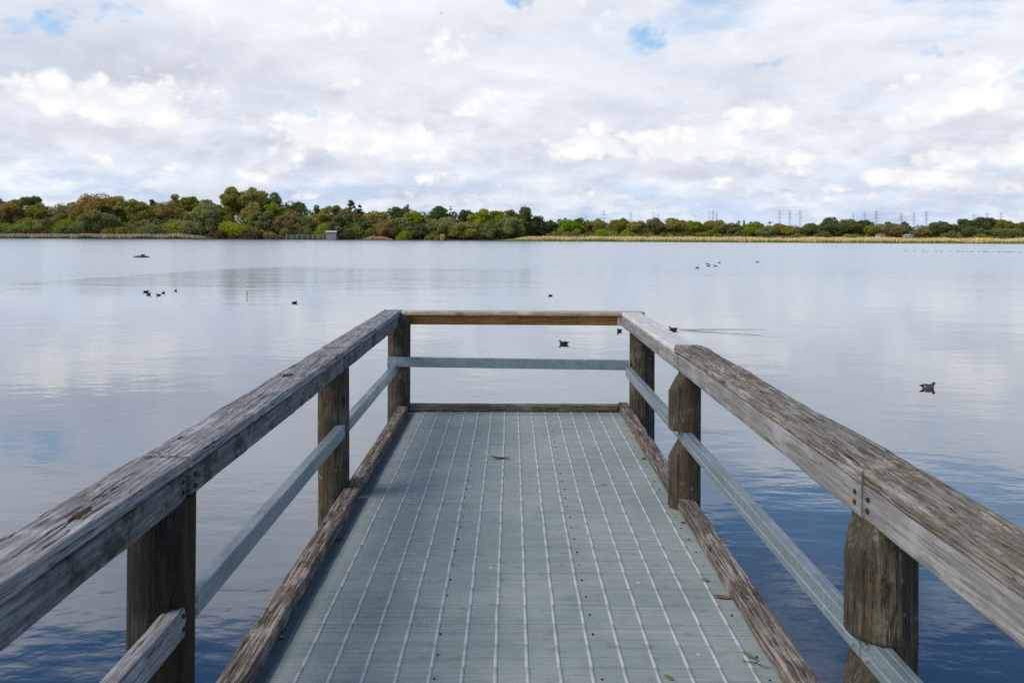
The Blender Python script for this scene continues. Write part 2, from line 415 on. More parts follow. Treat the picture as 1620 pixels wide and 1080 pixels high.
bolts(mr, [(1.046,2.43,.448),(1.046,2.43,.410),(1.030,4.88,.43)], (-1,0,0), .011, .007, 'bolt', 'bolt')
mr = link('middle_rail', channel('middle_rail', 0, 1.048, 1, .386, .470, -.6, 2.379, 1.046), M['galv'], jetty)
bolts(mr, [(1.046,2.335,.448),(1.046,2.335,.410)], (-1,0,0), .011, .007, 'bolt', 'bolt')
bm = bmesh.new(); bx(bm, -1.118, 1.058, 7.165, 7.212, .450, .537, .004)
for v in bm.verts: v.co.z -= .010*(v.co.x+1.1); v.co.y += 0
mr = link('middle_rail', bm_mesh('middle_rail', bm), M['galv'], jetty)
bolts(mr, [(-1.04,7.165,.50),(-1.00,7.165,.485),(1.035,7.165,.495),(1.035,7.165,.46)], (0,-1,0), .011, .007, 'bolt', 'bolt')
mrw = plank('middle_rail', M['rail_l'], jetty, -1.088, -1.034, .366, .462, -.6, 2.560, seed=61, crack=.002, res=.009, step=.02)
mrw['label'] = 'grey timber middle rail'
bolts(mrw, [(-1.034,2.515,.440),(-1.034,2.520,.395)], (1,0,0))

# ---------------------------------------------------------------- litter lying on the deck
def leaf_mesh(L, W, curl=.2, twist=.3):
    n = 9; V = []; Q = []
    for k in range(n):
        f = k/(n-1); w = W*math.sin(math.pi*min(1, f**.8))**.9*.5+.0006; x = L*(f-.5); z = curl*L*(f-.5)**2*1.2
        for s in (-1, 0, 1):
            V.append((x, s*w+.12*L*math.sin(f*2.2), z+abs(s)*w*twist+.0012)); 
        for s in (-1, 0, 1): V.append((x, s*w+.12*L*math.sin(f*2.2), z+abs(s)*w*twist+.0002))
    for k in range(n-1):
        a = k*6; b = a+6
        Q += [(a,b,b+1,a+1),(a+1,b+1,b+2,a+2),(a+4,b+4,b+3,a+3),(a+5,b+5,b+4,a+4),(a,a+3,b+3,b),(a+2,b+2,b+5,a+5)]
    return mesh_np('fallen_leaf', np.array(V), np.array(Q), True)
def on_deck(x, y):
    dx, dy = x-HX, y-HY; d = F*CAM/(dy-ROLL*dx); return ((dx+ROLL*dy)*d/F, d, .004)
M['leaf_dk'] = plain('dark_dry_leaf', (.035,.030,.012), .6, 0, .4, 60)
M['leaf_br'] = plain('brown_dry_leaf', (.23,.12,.06), .7, 0, .35, 50)
M['leaf_gr'] = plain('green_leaf', (.16,.22,.05), .6, 0, .3, 50)
M['leaf_tan'] = plain('tan_dry_leaf', (.34,.24,.15), .7, 0, .3, 50)
for (x, y, L, W, rz, mt, curl, lab) in [
    (792,727,.155,.034,-.12,'leaf_dk',.45,'dark curled gum leaf lying mid deck near the far end'),
    (1145,948,.10,.028,-.35,'leaf_br',.3,'brown pointed leaf by the right kerb'),
    (1115,919,.045,.024,-.4,'leaf_tan',.35,'small tan rounded leaf on the right of the deck above the brown pointed leaf'),
    (449,1010,.042,.028,.4,'leaf_tan',.7,'crumpled tan leaf against the left kerb near the bottom edge'),
    (535,856,.06,.022,.5,'leaf_dk',.5,'dark crumpled leaf tucked against the left kerb halfway along'),
    (1184,1040,.075,.014,-1.0,'leaf_gr',.2,'thin green leaf near the bottom right of the deck'),
    (1057,1074,.045,.016,-.9,'leaf_gr',.2,'small pale green leaf at the bottom edge of the deck'),
    (719,649,.07,.03,.1,'leaf_br',.4,'brown leaf against the far end kerb toward its left'),
    (972,650,.06,.04,.2,'leaf_tan',.6,'pale leaf pile scrap in the far right corner of the deck'),
    (955,768,.05,.010,-.3,'leaf_dk',.1,'thin dark leaf sliver right of the deck middle'),
    (1082,828,.045,.012,.2,'leaf_dk',.2,'dark sliver of leaf touching the right kerb'),
    ]:
    tag(link('fallen_leaf', leaf_mesh(L, W, curl), M[mt], None, on_deck(x, y)), lab, 'leaf', 'fallen leaves on the deck').rotation_euler = (0,0,rz)
bm = bmesh.new(); rod(bm, (-.045,.02,.004), (0,0,.006), .0016, .002); rod(bm, (0,0,.006), (.05,-.035,.003), .002, .001); rod(bm, (0,0,.006), (.02,.012,.008), .0013, .0008)
tag(link('twig', bm_mesh('twig', bm), M['leaf_dk'], None, on_deck(1195,1052)), 'thin dark forked twig beside the thin green leaf on the deck', 'twig')
bm = bmesh.new(); bmesh.ops.create_icosphere(bm, subdivisions=2, radius=.016)
for v in bm.verts: v.co *= 1+.15*mnoise.noise(v.co*90); v.co.z = v.co.z*.85+.013
rod(bm, (0,0,.024), (.006,.004,.034), .003, .0015)
tag(link('gumnut', bm_mesh('gumnut', bm, True), M['leaf_tan'], None, on_deck(1018,726)), 'tan woody gumnut resting against the right kerb', 'gumnut')
# clumps of moss on the left rail
def moss(x, y, L, W, lab):
    d = F*(CAM-.93)/((y-HY)-ROLL*(x-HX)); X = (x-HX+ROLL*(y-HY))*d/F
    bm = bmesh.new(); bmesh.ops.create_icosphere(bm, subdivisions=5, radius=1)
    for v in bm.verts:
        c = v.co.copy(); k = 1+.55*mnoise.noise(Vector((c.x*3+x, c.y*3, 1)))+.35*mnoise.noise(Vector((c.x*9, c.y*9+x, 2)))
        v.co = Vector((c.x*W*.42*k, c.y*L*.42*k, c.z*.004+.004*mnoise.noise(Vector((c.x*12, c.y*12, x)))))
    me = bm_mesh('moss_clump', bm)
    return tag(link('moss_clump', me, M['moss'], None, (X, d, .9265)), lab, 'moss', 'moss clumps on the handrails')
def blades(c, w, h):
    n = len(c); t = RNG.uniform(0, 2*math.pi, n); u = np.stack([np.cos(t), np.sin(t), np.zeros(n)], 1)*w*RNG.uniform(.5,1,(n,1))
    up = np.stack([RNG.normal(0,.5,n), RNG.normal(0,.5,n), np.ones(n)], 1)*h*RNG.uniform(.4,1,(n,1))
    V = np.stack([c-u, c+u, c+u*.3+up, c-u*.3+up], 1).reshape(-1,3)
    return mesh_np('tuft', V, np.arange(4*n).reshape(-1,4))
M['moss'] = plain('ochre_moss', (.13,.088,.028), .95, 0, .5, 200)
moss(128, 812, .11, .035, 'ochre moss clump on the near left handrail plank')
moss(455, 592, .09, .05, 'ochre moss clump on the left handrail further out than the dark post')

# ---------------------------------------------------------------- water
def water_mat():
    m, t, b = material('lake_water')
    out = t.n['Material Output']
    p = t.new('ShaderNodeNewGeometry').outputs['Position']
    x, y, z = t.sep(p)
    def nz(sx, sy, sc, det, r=.5, off=(0,0,0)): return t.noise(t.v('MULTIPLY', t.v('ADD', p, off), (sx, sy, 1)), sc, det, r)
    # calm inner water, wind-rippled outer water
    edge = t.m('SUBTRACT', 70., t.m('MULTIPLY', t.m('POWER', t.m('MAXIMUM', t.m('SUBTRACT', t.m('MULTIPLY', x, -1.), 21.), 0.), 2.), .25))
    edge = t.m('ADD', edge, t.m('MULTIPLY', t.m('SUBTRACT', nz(1,1,.12,3), .5), 5.))
    edge = t.m('ADD', edge, t.m('MULTIPLY', t.m('MAXIMUM', t.m('ADD', x, -8.), 0.), -.35))
    wd = t.m('MULTIPLY', t.m('MAXIMUM', t.m('ADD', x, -2.), 0.), 1.6)
    far = t.ramp(t.m('SUBTRACT', y, edge), t.m('SUBTRACT', -2.5, wd), t.m('ADD', 4., wd))
    streak = t.ramp(nz(.35, 1.0, .035, 4, .6), .42, .62)
    a = nz(.55, 1.1, 1.05, 3, .55); bb = nz(.6, 1.0, 3.3, 3, .55, (31,7,0)); c = nz(.3, .6, .5, 2, .5, (3,17,0)); d = nz(.8, 1., 9., 2, .5, (5,1,0))
    patch = t.ramp(nz(.5, 1.0, .09, 3, .6, (77,3,0)), .38, .66, .45, 1.)
    near = t.ramp(y, 3., 14., 0., 1.)
    hcalm = t.m('ADD', t.m('MULTIPLY', a, .0125), t.m('ADD', t.m('MULTIPLY', bb, .0040), t.m('ADD', t.m('MULTIPLY', c, .018), t.m('MULTIPLY', d, .0007))))
    hcalm = t.m('MULTIPLY', hcalm, patch)
    hfar = t.m('ADD', t.m('MULTIPLY', nz(.6,1.,1.6,3,.6,(11,5,0)), .05), t.m('MULTIPLY', c, .03))
    h = t.m('ADD', hcalm, t.m('MULTIPLY', t.m('MULTIPLY', hfar, far), t.ramp(streak, 0, 1, .7, 1.)))
    wk = None
    for (ax, ay, dirx, diry, L, spread) in WAKES:
        # V shaped wake trailing from each swimming bird
        rx = t.m('SUBTRACT', x, ax); ry = t.m('SUBTRACT', y, ay)
        along = t.m('ADD', t.m('MULTIPLY', rx, dirx), t.m('MULTIPLY', ry, diry))
        across = t.m('ABSOLUTE', t.m('SUBTRACT', t.m('MULTIPLY', rx, -diry), t.m('MULTIPLY', ry, -dirx)))
        w = t.m('SUBTRACT', across, t.m('MULTIPLY', along, spread))
        g = t.m('MULTIPLY', t.m('COSINE', t.m('MULTIPLY', w, 11.)), t.ramp(t.m('ABSOLUTE', w), 0., .55, 1., 0.))
        g = t.m('MULTIPLY', g, t.m('MULTIPLY', t.ramp(along, 0., .3), t.ramp(along, L*.3, L, 1., 0.)))
        wk = g if wk is None else t.m('ADD', wk, g)
    h = t.m('ADD', h, t.m('MULTIPLY', t.m('MULTIPLY', wk, nz(.5,1.,1.1,3,.6,(7,9,0))), .012))
    nrm = t.bump(h, 1., 1.)
    inc = t.new('ShaderNodeNewGeometry').outputs['Incoming']
    cs_ = t.m('MAXIMUM', t.v('DOT_PRODUCT', nrm, inc), 0.)
    gl = t.new('ShaderNodeBsdfGlossy'); t.put(gl.inputs['Color'], (.93,.97,1.)); t.put(gl.inputs['Roughness'], t.m('MAXIMUM', t.ramp(far, 0, 1, .03, .22), t.ramp(y, 15., 62., .02, .15))); t.put(gl.inputs['Normal'], nrm)
    df = t.new('ShaderNodeBsdfDiffuse'); t.put(df.inputs['Color'], (.006,.018,.045))
    mx = t.new('ShaderNodeMixShader')
    fac = t.m('ADD', .05, t.m('MULTIPLY', t.m('POWER', t.m('SUBTRACT', 1., cs_, clamp=True), 3.0), .93), clamp=True)
    t.put(mx.inputs[0], fac); t.l.new(df.outputs[0], mx.inputs[1]); t.l.new(gl.outputs[0], mx.inputs[2])
    t.l.new(mx.outputs[0], out.inputs['Surface'])
    t.n.remove(b)
    return m
w1, w2 = on_water(1065, 522), on_water(981, 525)
w3 = on_water(1468, 614)
WAKES = [(w1[0], w1[1], .97, -.22, 5.5, .30)]
me = mesh_np('water', np.array([(-3500,-1500,WATER),(3500,-1500,WATER),(3500,6000,WATER),(-3500,6000,WATER)]), np.array([(0,1,2,3)]))
tag(link('water', me, water_mat()), 'calm lake mirroring the clouds, wind rippled further out', None, None, 'structure')

# ---------------------------------------------------------------- land beyond the lake
SHORE = [(-2500,420),(-900,400),(-300,372),(-228,366),(-150,372),(-60,374),(-8,372),(0,345),(30,338),(85,334),(150,330),(230,331),(330,330),(900,360),(2500,420)]
def shore_y(x):
    for (a, ya), (b_, yb) in zip(SHORE, SHORE[1:]):
        if a <= x <= b_: return ya+(yb-ya)*(x-a)/(b_-a)
    return 420
def ground_z(x, y):
    d = y-shore_y(x)
    if d < 0: return WATER-.5
    return WATER+.06+min(d, 8)*.05+min(max(0, d-8), 600)*.0035+.3*mnoise.noise(Vector((x*.02, y*.02, 0)))*min(1, d/20)
xs = list(np.linspace(-2500,-350,20))+list(np.linspace(-340,340,137))+list(np.linspace(350,2500,20))
offs = [0,.5,1.5,4,8,14,22,35,55,90,150,250,450,800,1500,2600,4500]
V = []; Q = []
for x in xs:
    for k, o_ in enumerate(offs):
        y = shore_y(x)+o_+(1.2*mnoise.noise(Vector((x*.11,3,0)))+.5*mnoise.noise(Vector((x*.6,7,0))))*max(0, 1-o_/4)
        V.append((x, y, ground_z(x, shore_y(x)+o_) if k else WATER-.3))
no = len(offs)
for i in range(len(xs)-1):
    for k in range(no-1): Q.append((i*no+k, (i+1)*no+k, (i+1)*no+k+1, i*no+k+1))
me = mesh_np('ground', np.array(V), np.array(Q), True)
m, t, b = material('marsh_ground'); p = t.new('ShaderNodeNewGeometry').outputs['Position']
c = t.mix(t.ramp(t.noise(p, .12, 5), .4, .6), (.035,.036,.015), (.085,.065,.030)); c = t.mix(t.ramp(t.noise(p, 1.5, 4), .55, .7), c, (.12,.09,.045))
t.put(b.inputs['Base Color'], c); b.inputs['Roughness'].default_value = 1
tag(link('ground', me, m), 'low marshy land beyond the lake', None, None, 'structure')

# ---------------------------------------------------------------- foliage
def leaf_mat(name, col, hi=None, lo=None):
    m, t, b = material(name)
    g = t.new('ShaderNodeNewGeometry')
    hi = hi or tuple(min(1, c*1.6) for c in col); lo = lo or tuple(c*.80 for c in col)
    n = t.noise(g.outputs['Position'], .28, 3, .6)
    c = t.mix(t.ramp(n, .36, .64), lo, col)
    c = t.mix(t.m('MULTIPLY', t.ramp(g.outputs['Random Per Island'], .45, 1.), .75), c, hi)
    t.put(b.inputs['Base Color'], c); b.inputs['Roughness'].default_value = .75; b.inputs['Specular IOR Level'].default_value = .15
    tr = t.new('ShaderNodeBsdfTranslucent'); t.put(tr.inputs['Color'], c)
    mx = t.new('ShaderNodeMixShader'); mx.inputs[0].default_value = .48
    o = t.n['Material Output']; t.l.new(b.outputs[0], mx.inputs[1]); t.l.new(tr.outputs[0], mx.inputs[2]); t.l.new(mx.outputs[0], o.inputs['Surface'])
    return m
PAL0 = dict(olive=(.165,.155,.028), dkgreen=(.088,.108,.032), yelgreen=(.175,.190,.018), yellow=(.225,.220,.016), rust=(.195,.138,.042),
           greygreen=(.130,.134,.046), sage=(.165,.172,.064), brown=(.158,.128,.056), bright=(.150,.215,.016), dkgrey=(.092,.100,.040), dkbrown=(.088,.062,.028), khaki=(.205,.182,.048))
PAL = {k: tuple(q*2.15 for q in v) for k, v in PAL0.items()}
LM = {k: leaf_mat(k+'_foliage', v) for k, v in PAL.items()}
M['bark'] = plain('grey_bark', (.16,.14,.115), .9, 0, .35, 2)

def quads(c, s, up=.75):
    n = len(c)
    a = RNG.normal(0,1,(n,3)); a[:,2] += up; a /= np.linalg.norm(a,axis=1)[:,None]
    u = np.cross(a, RNG.normal(0,1,(n,3))); u /= np.linalg.norm(u,axis=1)[:,None]+1e-9
    w = np.cross(a, u); s = np.asarray(s).reshape(-1,1)
    return np.stack([c-u*s, c-w*s*.6, c+u*s, c+w*s*.6], 1).reshape(-1,3)
def clump_points(cen, rad, n):
    d = RNG.normal(0,1,(n,3)); d /= np.linalg.norm(d,axis=1)[:,None]
    r = RNG.uniform(.35,1.,(n,1))**.55
    return cen+d*r*rad
def crown_mesh(name, w, h, base, kind, leaf=.42, dens=1.0):
    "leaf clumps through the crown volume; base = height of the crown bottom above ground"
    cs = []; H = h-base
    if kind == 'umbrella':
        k = 9
        for i in range(k):
            a = RNG.uniform(-1,1); bq = RNG.uniform(-.8,.8)
            cs.append((np.array([a*w*.40, bq*w*.36, h-H*.20-abs(a)*H*.22+RNG.uniform(-.06,.06)*H]), np.array([w*.17, w*.17, H*.17])))
        for i in range(3): cs.append((np.array([RNG.uniform(-.3,.3)*w, RNG.uniform(-.3,.3)*w, base+H*.45]), np.array([w*.10, w*.10, H*.12])))
    elif kind == 'tall':
        k = 30
        for i in range(k):
            f = RNG.uniform(0,1); rad = w*.5*(.45+.75*math.sin(math.pi*min(1,(f*.85+.12))))*.95
            t = RNG.uniform(0,2*math.pi); q = RNG.uniform(.3,1)
            cs.append((np.array([math.cos(t)*rad*q, math.sin(t)*rad*q, base+H*(.1+.78*f)]), np.array([1,1,.8])*RNG.uniform(.13,.22)*w))
        cs.append((np.array([RNG.uniform(-.1,.1)*w, 0, h-.15*w]), np.array([.18,.18,.15])*w))
    elif kind == 'bush':
        k = max(9, int(w*1.2))
        for i in range(k):
            t = RNG.uniform(0,2*math.pi); q = RNG.uniform(0,1)**.5
            x, y = math.cos(t)*q*.42*w, math.sin(t)*q*.42*min(w, 8)
            top = H*(1-.55*q*q)*RNG.uniform(.72,1.0); rr = min(H*.42, w*.3)*RNG.uniform(.75,1.1)
            for zz in np.arange(max(.2, top-rr), -.1, -rr*1.1): cs.append((np.array([x, y, max(.3,zz)]), np.array([rr*1.15, rr*1.15, rr])))
    else:   # dome
        k = 32; sq = RNG.uniform(.8, 1.15)
        for i in range(k):
            t = RNG.uniform(0,2*math.pi); el = math.asin(RNG.uniform(-.25,1)); q = RNG.uniform(.50,.93)
            cs.append((np.array([math.cos(t)*math.cos(el)*q*w*.5*sq, math.sin(t)*math.cos(el)*q*w*.5, base+H*.40+math.sin(el)*q*H*.60]), np.array([1,1,.75])*RNG.uniform(.085,.21)*w))
        for i in range(7):
            t = RNG.uniform(0,2*math.pi); el = math.asin(RNG.uniform(.0,1)); q = RNG.uniform(.84,.95)
            cs.append((np.array([math.cos(t)*math.cos(el)*q*w*.5, math.sin(t)*math.cos(el)*q*w*.5, base+H*.40+math.sin(el)*q*H*.60]), np.array([1,1,.8])*RNG.uniform(.06,.10)*w))
        for i in range(5): cs.append((np.array([RNG.uniform(-.25,.25)*w, RNG.uniform(-.25,.25)*w, base+H*RNG.uniform(.2,.5)]), np.array([1,1,.8])*.2*w))
    P_ = []
    for (c, r) in cs:
        n = int(dens*np.clip(2.0*(r[0]*r[2]*4+r[0]*r[1]*2)/(leaf*leaf), 14, 420))
        P_.append(clump_points(c, r, n))
    c = np.concatenate(P_); c[:,2] = np.maximum(c[:,2], .1)
    V = quads(c, leaf*RNG.uniform(.6,1.25,len(c)))
    return mesh_np(name, V, np.arange(len(V)).reshape(-1,4)), cs
def trunk_mesh(w, h, base, cs, multi=1):
    bm = bmesh.new()
    for s in range(multi):
        x0 = RNG.uniform(-.1,.1)*w*(multi > 1); top = Vector((x0*1.5+RNG.uniform(-.05,.05)*w, RNG.uniform(-.05,.05)*w, base+(h-base)*.45))
        mid = Vector((x0+RNG.uniform(-.03,.03)*w, 0, base*.6+.4)); r = .022*h/multi**.5+.06
        rod(bm, (x0,0,-1.2), mid, r, r*.8, 7); rod(bm, mid, top, r*.8, r*.45, 7)
        for (c, rr) in random.sample(cs, min(6, len(cs))):
            rod(bm, mid.lerp(top, RNG.uniform(.1,.9)), Vector(c.tolist()), r*.42, r*.12, 5)
    return bm_mesh('trunk', bm, True)
def tree(x, top, w_px, d, kind, col, label, crown_from=.25, base_y=None, multi=1, name='tree', group='trees on the far shore', dens=1.):
    X, Y, Zt = P(x, top, d); gz = ground_z(X, Y); h = max(2., Zt-gz); w = w_px*d/F
    root = tag(empty(name, (X, Y, gz), RNG.uniform(0,6.28)), label, 'tree', group)
    me, cs = crown_mesh('crown', w, h, h*crown_from, kind, dens=dens, leaf=.40 if w < 14 else .46)
    link('crown', me, LM[col], root)
    link('trunk', trunk_mesh(w, h, h*crown_from, cs, multi), M['bark'], root)
def shrub(x, top, w_px, d, col, label, group='shrubs along the far shore'):
    X, Y, Zt = P(x, top, d); gz = ground_z(X, Y); h = max(1., Zt-gz); w = w_px*d/F
    me, cs = crown_mesh('shrub', w, h, 0, 'bush', leaf=.36)
    tag(link('shrub', me, LM[col], None, (X, Y, gz)), label, 'shrub', group)

T = tree
# left shore, back row then front rows (photo x, top y, width px, distance)
T(48,308,56,415,'umbrella','dkgrey','flat-topped dark tree rising above the rust-coloured trees near the left edge',.35)
T(2,312,22,420,'dome','dkgrey','dark crown cut by the left edge of the photo on the skyline')
T(16,319,50,402,'dome','rust','rust-brown tree at the far left below the flat-topped dark tree')
T(62,322,48,405,'dome','olive','olive tree just right of the rust-brown one at the far left')
T(103,322,40,403,'dome','brown','brown-green tree between the flat-topped tree and the big rust dome')
T(128,314,44,414,'dome','yelgreen','yellow-green crown showing behind the left side of the big rust dome')
T(160,307,84,400,'dome','rust','biggest rust-orange domed tree left of the tallest trees')
T(186,312,36,396,'dome','khaki','golden-olive tree on the right flank of the big rust dome')
T(184,308,14,425,'dome','dkgreen','small dark crown poking out behind the top of the big rust dome')
T(221,316,50,400,'dome','olive','olive domed tree directly right of the big rust dome')
T(242,310,18,426,'dome','dkgrey','small round dark crown above the gap between the olive dome and the small rust tree')
T(261,319,38,402,'dome','rust','small rust tree between the olive dome and the sage waterside dome')
T(278,309,36,425,'dome','olive','dark olive crown on the skyline above the small rust tree')
T(304,311,44,424,'dome','olive','broad skyline tree left of the three tallest trees')
T(330,315,36,418,'tall','khaki','khaki skyline tree touching the left side of the tallest trees')
T(369,295,46,412,'dome','olive','leftmost and tallest of the three tall gum trees',.38)
T(399,295,46,414,'dome','khaki','middle one of the three tall gum trees',.34, dens=.9)
T(427,301,46,413,'dome','dkgreen','rightmost of the three tall gum trees with a dark right side',.15)
T(433,318,30,403,'dome','yelgreen','bright yellow-green tree in front of the rightmost tall gum')
T(400,322,40,401,'dome','khaki','khaki tree standing under the middle tall gum')
T(352,322,34,402,'dome','olive','olive tree under the leftmost tall gum')
T(468,316,32,416,'umbrella','dkgreen','open umbrella-shaped gum just right of the tall gums',.4)
T(458,328,40,405,'dome','olive','olive tree beneath the umbrella-shaped gum')
T(502,325,22,412,'dome','dkgreen','small dark tree on the skyline right of the umbrella-shaped gum')
T(527,321,36,410,'dome','olive','olive skyline tree above the small green-roofed hut')
T(505,333,36,396,'dome','khaki','golden tree above the footbridge')
T(556,315,20,410,'dome','dkgreen','round dark lollipop crown standing above the trees right of the hut',.3)
T(570,322,12,412,'dome','dkgreen','tiny dark crown right beside the round lollipop crown')
T(550,331,40,398,'dome','brown','brownish tree below the round lollipop crown')
T(593,331,44,398,'dome','khaki','golden-olive tree between the lollipop crown and the dark peaked tree')
T(632,325,42,404,'dome','dkgreen','dark tree with a small peak left of the bright yellow-green one')
T(645,323,14,410,'tall','dkgreen','narrow pointed crown on top of the dark peaked tree')
T(656,333,36,390,'dome','yelgreen','bright yellow-green round tree in the middle of the treeline')
T(694,327,42,402,'dome','dkgreen','dark broad tree on the skyline right of the bright middle tree')
T(713,326,8,408,'tall','dkgrey','thin dark spire beside the dark broad skyline tree')
T(734,327,36,404,'umbrella','dkgrey','sparse dark tree with gaps left of the yellow tree by the point',.25)
T(760,332,34,392,'dome','yellow','yellowest tree standing left of the wooded point')
T(786,333,36,394,'tall','yelgreen','lime-green tree just right of the yellowest tree')
T(808,331,26,396,'tall','olive','olive tree on the left shoulder of the tall dark tree at the point')
T(831,326,34,394,'tall','dkgreen','tall dark green tree at the tip of the wooded point',.08)
T(853,341,30,398,'tall','dkgrey','dark grey-green tree sloping down right of the tall tree at the point',.05)
T(872,348,24,404,'dome','dkgrey','low dark tree ending the wooded point above the tan reeds')
T(153,331,68,384,'dome','greygreen','large grey-green waterside tree below the big rust dome',.05,multi=3)
T(318,323,60,384,'dome','sage','large sage-green domed tree at the water left of the yellow hedge',.05,multi=3)
T(414,334,44,386,'dome','greygreen','grey-green tree right of the yellow hedge',.06,multi=2)
T(454,337,46,386,'dome','brown','grey-brown tree behind the left end of the footbridge',.06,multi=2)
T(483,343,30,386,'dome','greygreen','small grey-green tree above the middle of the footbridge',.06,multi=2)
T(537,342,28,384,'tall','dkgrey','grey tree with pale stems right of the green-roofed hut',.12,multi=2)
T(575,345,40,388,'dome','dkgreen','dark green tree between the hut and the small rust tree by the water',.05)
T(614,347,38,380,'dome','rust','small rust-brown tree by the water above the orange reed mound',.04,multi=2)
T(638,342,28,384,'dome','sage','sage tree right of the small rust-brown waterside tree',.05,multi=2)
T(664,352,30,380,'dome','dkgrey','dark grey waterside tree below the bright middle tree',.05,multi=2)
T(684,350,26,382,'dome','greygreen','grey-green waterside tree left of the sage pair',.05,multi=2)
T(706,343,40,382,'dome','sage','left tree of the sage pair by the water under the dark skyline trees',.04,multi=2)
T(732,350,44,379,'dome','khaki','khaki tree of the sage pair, leaning over the water',.03,multi=2)
T(776,352,40,379,'dome','greygreen','grey-green tree overhanging the water under the yellowest tree',.03,multi=2)
T(806,345,46,379,'dome','sage','silvery tree overhanging the water left of the point tip',.02,multi=3)
T(819,344,24,384,'dome','bright','bright green bushy tree under the tall dark tree at the point',.03)
# shrubs left
shrub(50,339,74,392,'yelgreen','long lime-green shrub near the left edge')
shrub(4,343,30,393,'bright','green shrub cut by the left edge of the photo')
shrub(72,341,30,390,'dkgreen','dark green shrub on the right end of the long lime-green shrub')
shrub(105,343,40,391,'yelgreen','lime-green shrub midway between the left edge and the grey-green waterside tree')
shrub(20,356,50,384,'dkgreen','low dark bush at the reeds by the left edge','low bushes behind the reeds')
shrub(58,356,44,384,'dkbrown','low brown bush under the dark green shrub','low bushes behind the reeds')
shrub(100,357,46,384,'dkgreen','low dark bush left of the grey-green waterside tree','low bushes behind the reeds')
shrub(178,354,32,379,'olive','low olive bush at the right foot of the grey-green waterside tree','low bushes behind the reeds')
shrub(196,345,28,390,'yelgreen','small lime-green shrub right of the grey-green waterside tree')
shrub(236,350,40,381,'greygreen','grey bush between the lime shrub and the sage dome','low bushes behind the reeds')
shrub(275,347,34,389,'yellow','yellow-green shrub at the left foot of the sage dome')
shrub(262,360,36,380,'dkgreen','low dark bush below the yellow-green shrub by the sage dome','low bushes behind the reeds')
shrub(367,344,46,381,'yellow','bright yellow hedge-like shrub between two grey-green trees')
shrub(350,362,60,377,'dkbrown','low brown bush below the bright yellow hedge','low bushes behind the reeds')
shrub(396,361,50,377,'dkbrown','dark brown bush at the water left of the footbridge','low bushes behind the reeds')
shrub(430,364,36,376,'brown','brown bush touching the left end of the footbridge','low bushes behind the reeds')
shrub(476,360,44,382,'dkgreen','low green mound behind the footbridge','low bushes behind the reeds')
shrub(510,350,32,384,'yelgreen','lime-green shrub directly above the green-roofed hut')
shrub(546,363,36,378,'dkbrown','brown bush right of the green-roofed hut','low bushes behind the reeds')
shrub(590,362,36,382,'dkgreen','dark bush behind the orange reed mound','low bushes behind the reeds')
shrub(640,362,26,378,'yelgreen','small lime bush at the water under the sage tree','low bushes behind the reeds')
shrub(690,365,40,378,'olive','olive bush at the waterline below the sage pair','low bushes behind the reeds')
shrub(752,362,22,380,'brown','brown bush at the water between two overhanging trees','low bushes behind the reeds')
# right shore
G2 = 'trees behind the right reed bank'
def TR(*a, **k): tree(*a, group=G2, **k)
TR(900,346,36,392,'dome','bright','bright green round tree standing alone above the left end of the tan reed bank',crown_from=.1)
TR(916,345,22,410,'tall','dkgrey','dark tree right behind the lone bright green tree')
TR(892,344,26,440,'dome','dkgrey','dark crown peeping over the left of the lone bright green tree')
TR(940,347,40,455,'dome','khaki','khaki tree under the tallest single pylon')
TR(980,346,36,470,'dome','olive','rounded olive tree between the tallest pylon and the faint paired pylons')
TR(1008,350,36,460,'dome','khaki','tan-green tree left of the faint paired pylons')
TR(1038,348,38,470,'dome','brown','brownish tree right under the faint paired pylons')
TR(1068,346,44,468,'dome','khaki','broad khaki tree right of the faint paired pylons')
TR(1096,349,36,478,'dome','yelgreen','lime-tinted tree left of the close pylon trio')
TR(1130,349,40,480,'dome','khaki','khaki tree directly under the close pylon trio')
TR(1158,355,32,470,'dome','greygreen','grey-green tree between the close pylon trio and the palms')
TR(1196,354,44,470,'dome','yelgreen','bright lime tree below the little palms on the skyline')
TR(1210,361,26,455,'dome','sage','pale grey bush-like tree at the right foot of the bright lime tree')
TR(1232,355,36,470,'dome','olive','olive tree under the second pylon trio, left side')
TR(1252,357,32,465,'dome','khaki','khaki tree under the second pylon trio left of the pink house')
TR(1284,355,34,468,'dome','greygreen','grey-green tree immediately right of the pink house')
TR(1316,343,44,480,'tall','dkgreen','highest peaked dark tree right of the pink house',crown_from=.05)
TR(1342,347,40,482,'dome','greygreen','grey-green tree next to the highest peaked dark tree')
TR(1366,348,36,482,'dome','dkgreen','dark rounded tree under the third pylon trio')
TR(1382,358,30,462,'dome','olive','olive tree left of the red-roofed house')
TR(1416,357,50,458,'dome','brown','grey-brown dome between the red roof and the white house')
TR(1407,352,22,520,'dome','dkgreen','small dark skyline crown behind the grey-brown dome')
TR(1432,350,18,520,'dome','dkgreen','small round dark crown on the skyline under the fourth pylon trio')
TR(1459,361,24,450,'dome','rust','rust-orange tree right beside the white house')
TR(1492,355,52,462,'dome','dkgrey','wide dark grey dome right of the rust-orange tree')
TR(1476,352,20,525,'dome','dkgreen','dark skyline crown right of the fourth pylon trio')
TR(1492,349,24,525,'umbrella','dkgreen','flat dark skyline crown above the wide grey dome')
TR(1531,347,34,480,'dome','dkgreen','dark green tree at the left of the tall right-hand clump')
TR(1555,345,42,478,'dome','dkgrey','tallest dome of the right-hand clump')
TR(1586,348,46,476,'dome','olive','olive dome of the right-hand clump under the last pylon trio')
TR(1614,352,40,474,'dome','dkgreen','dark tree cut by the right edge of the photo')
TR(1540,360,40,452,'dome','dkgrey','low dark tree in front of the right-hand clump')
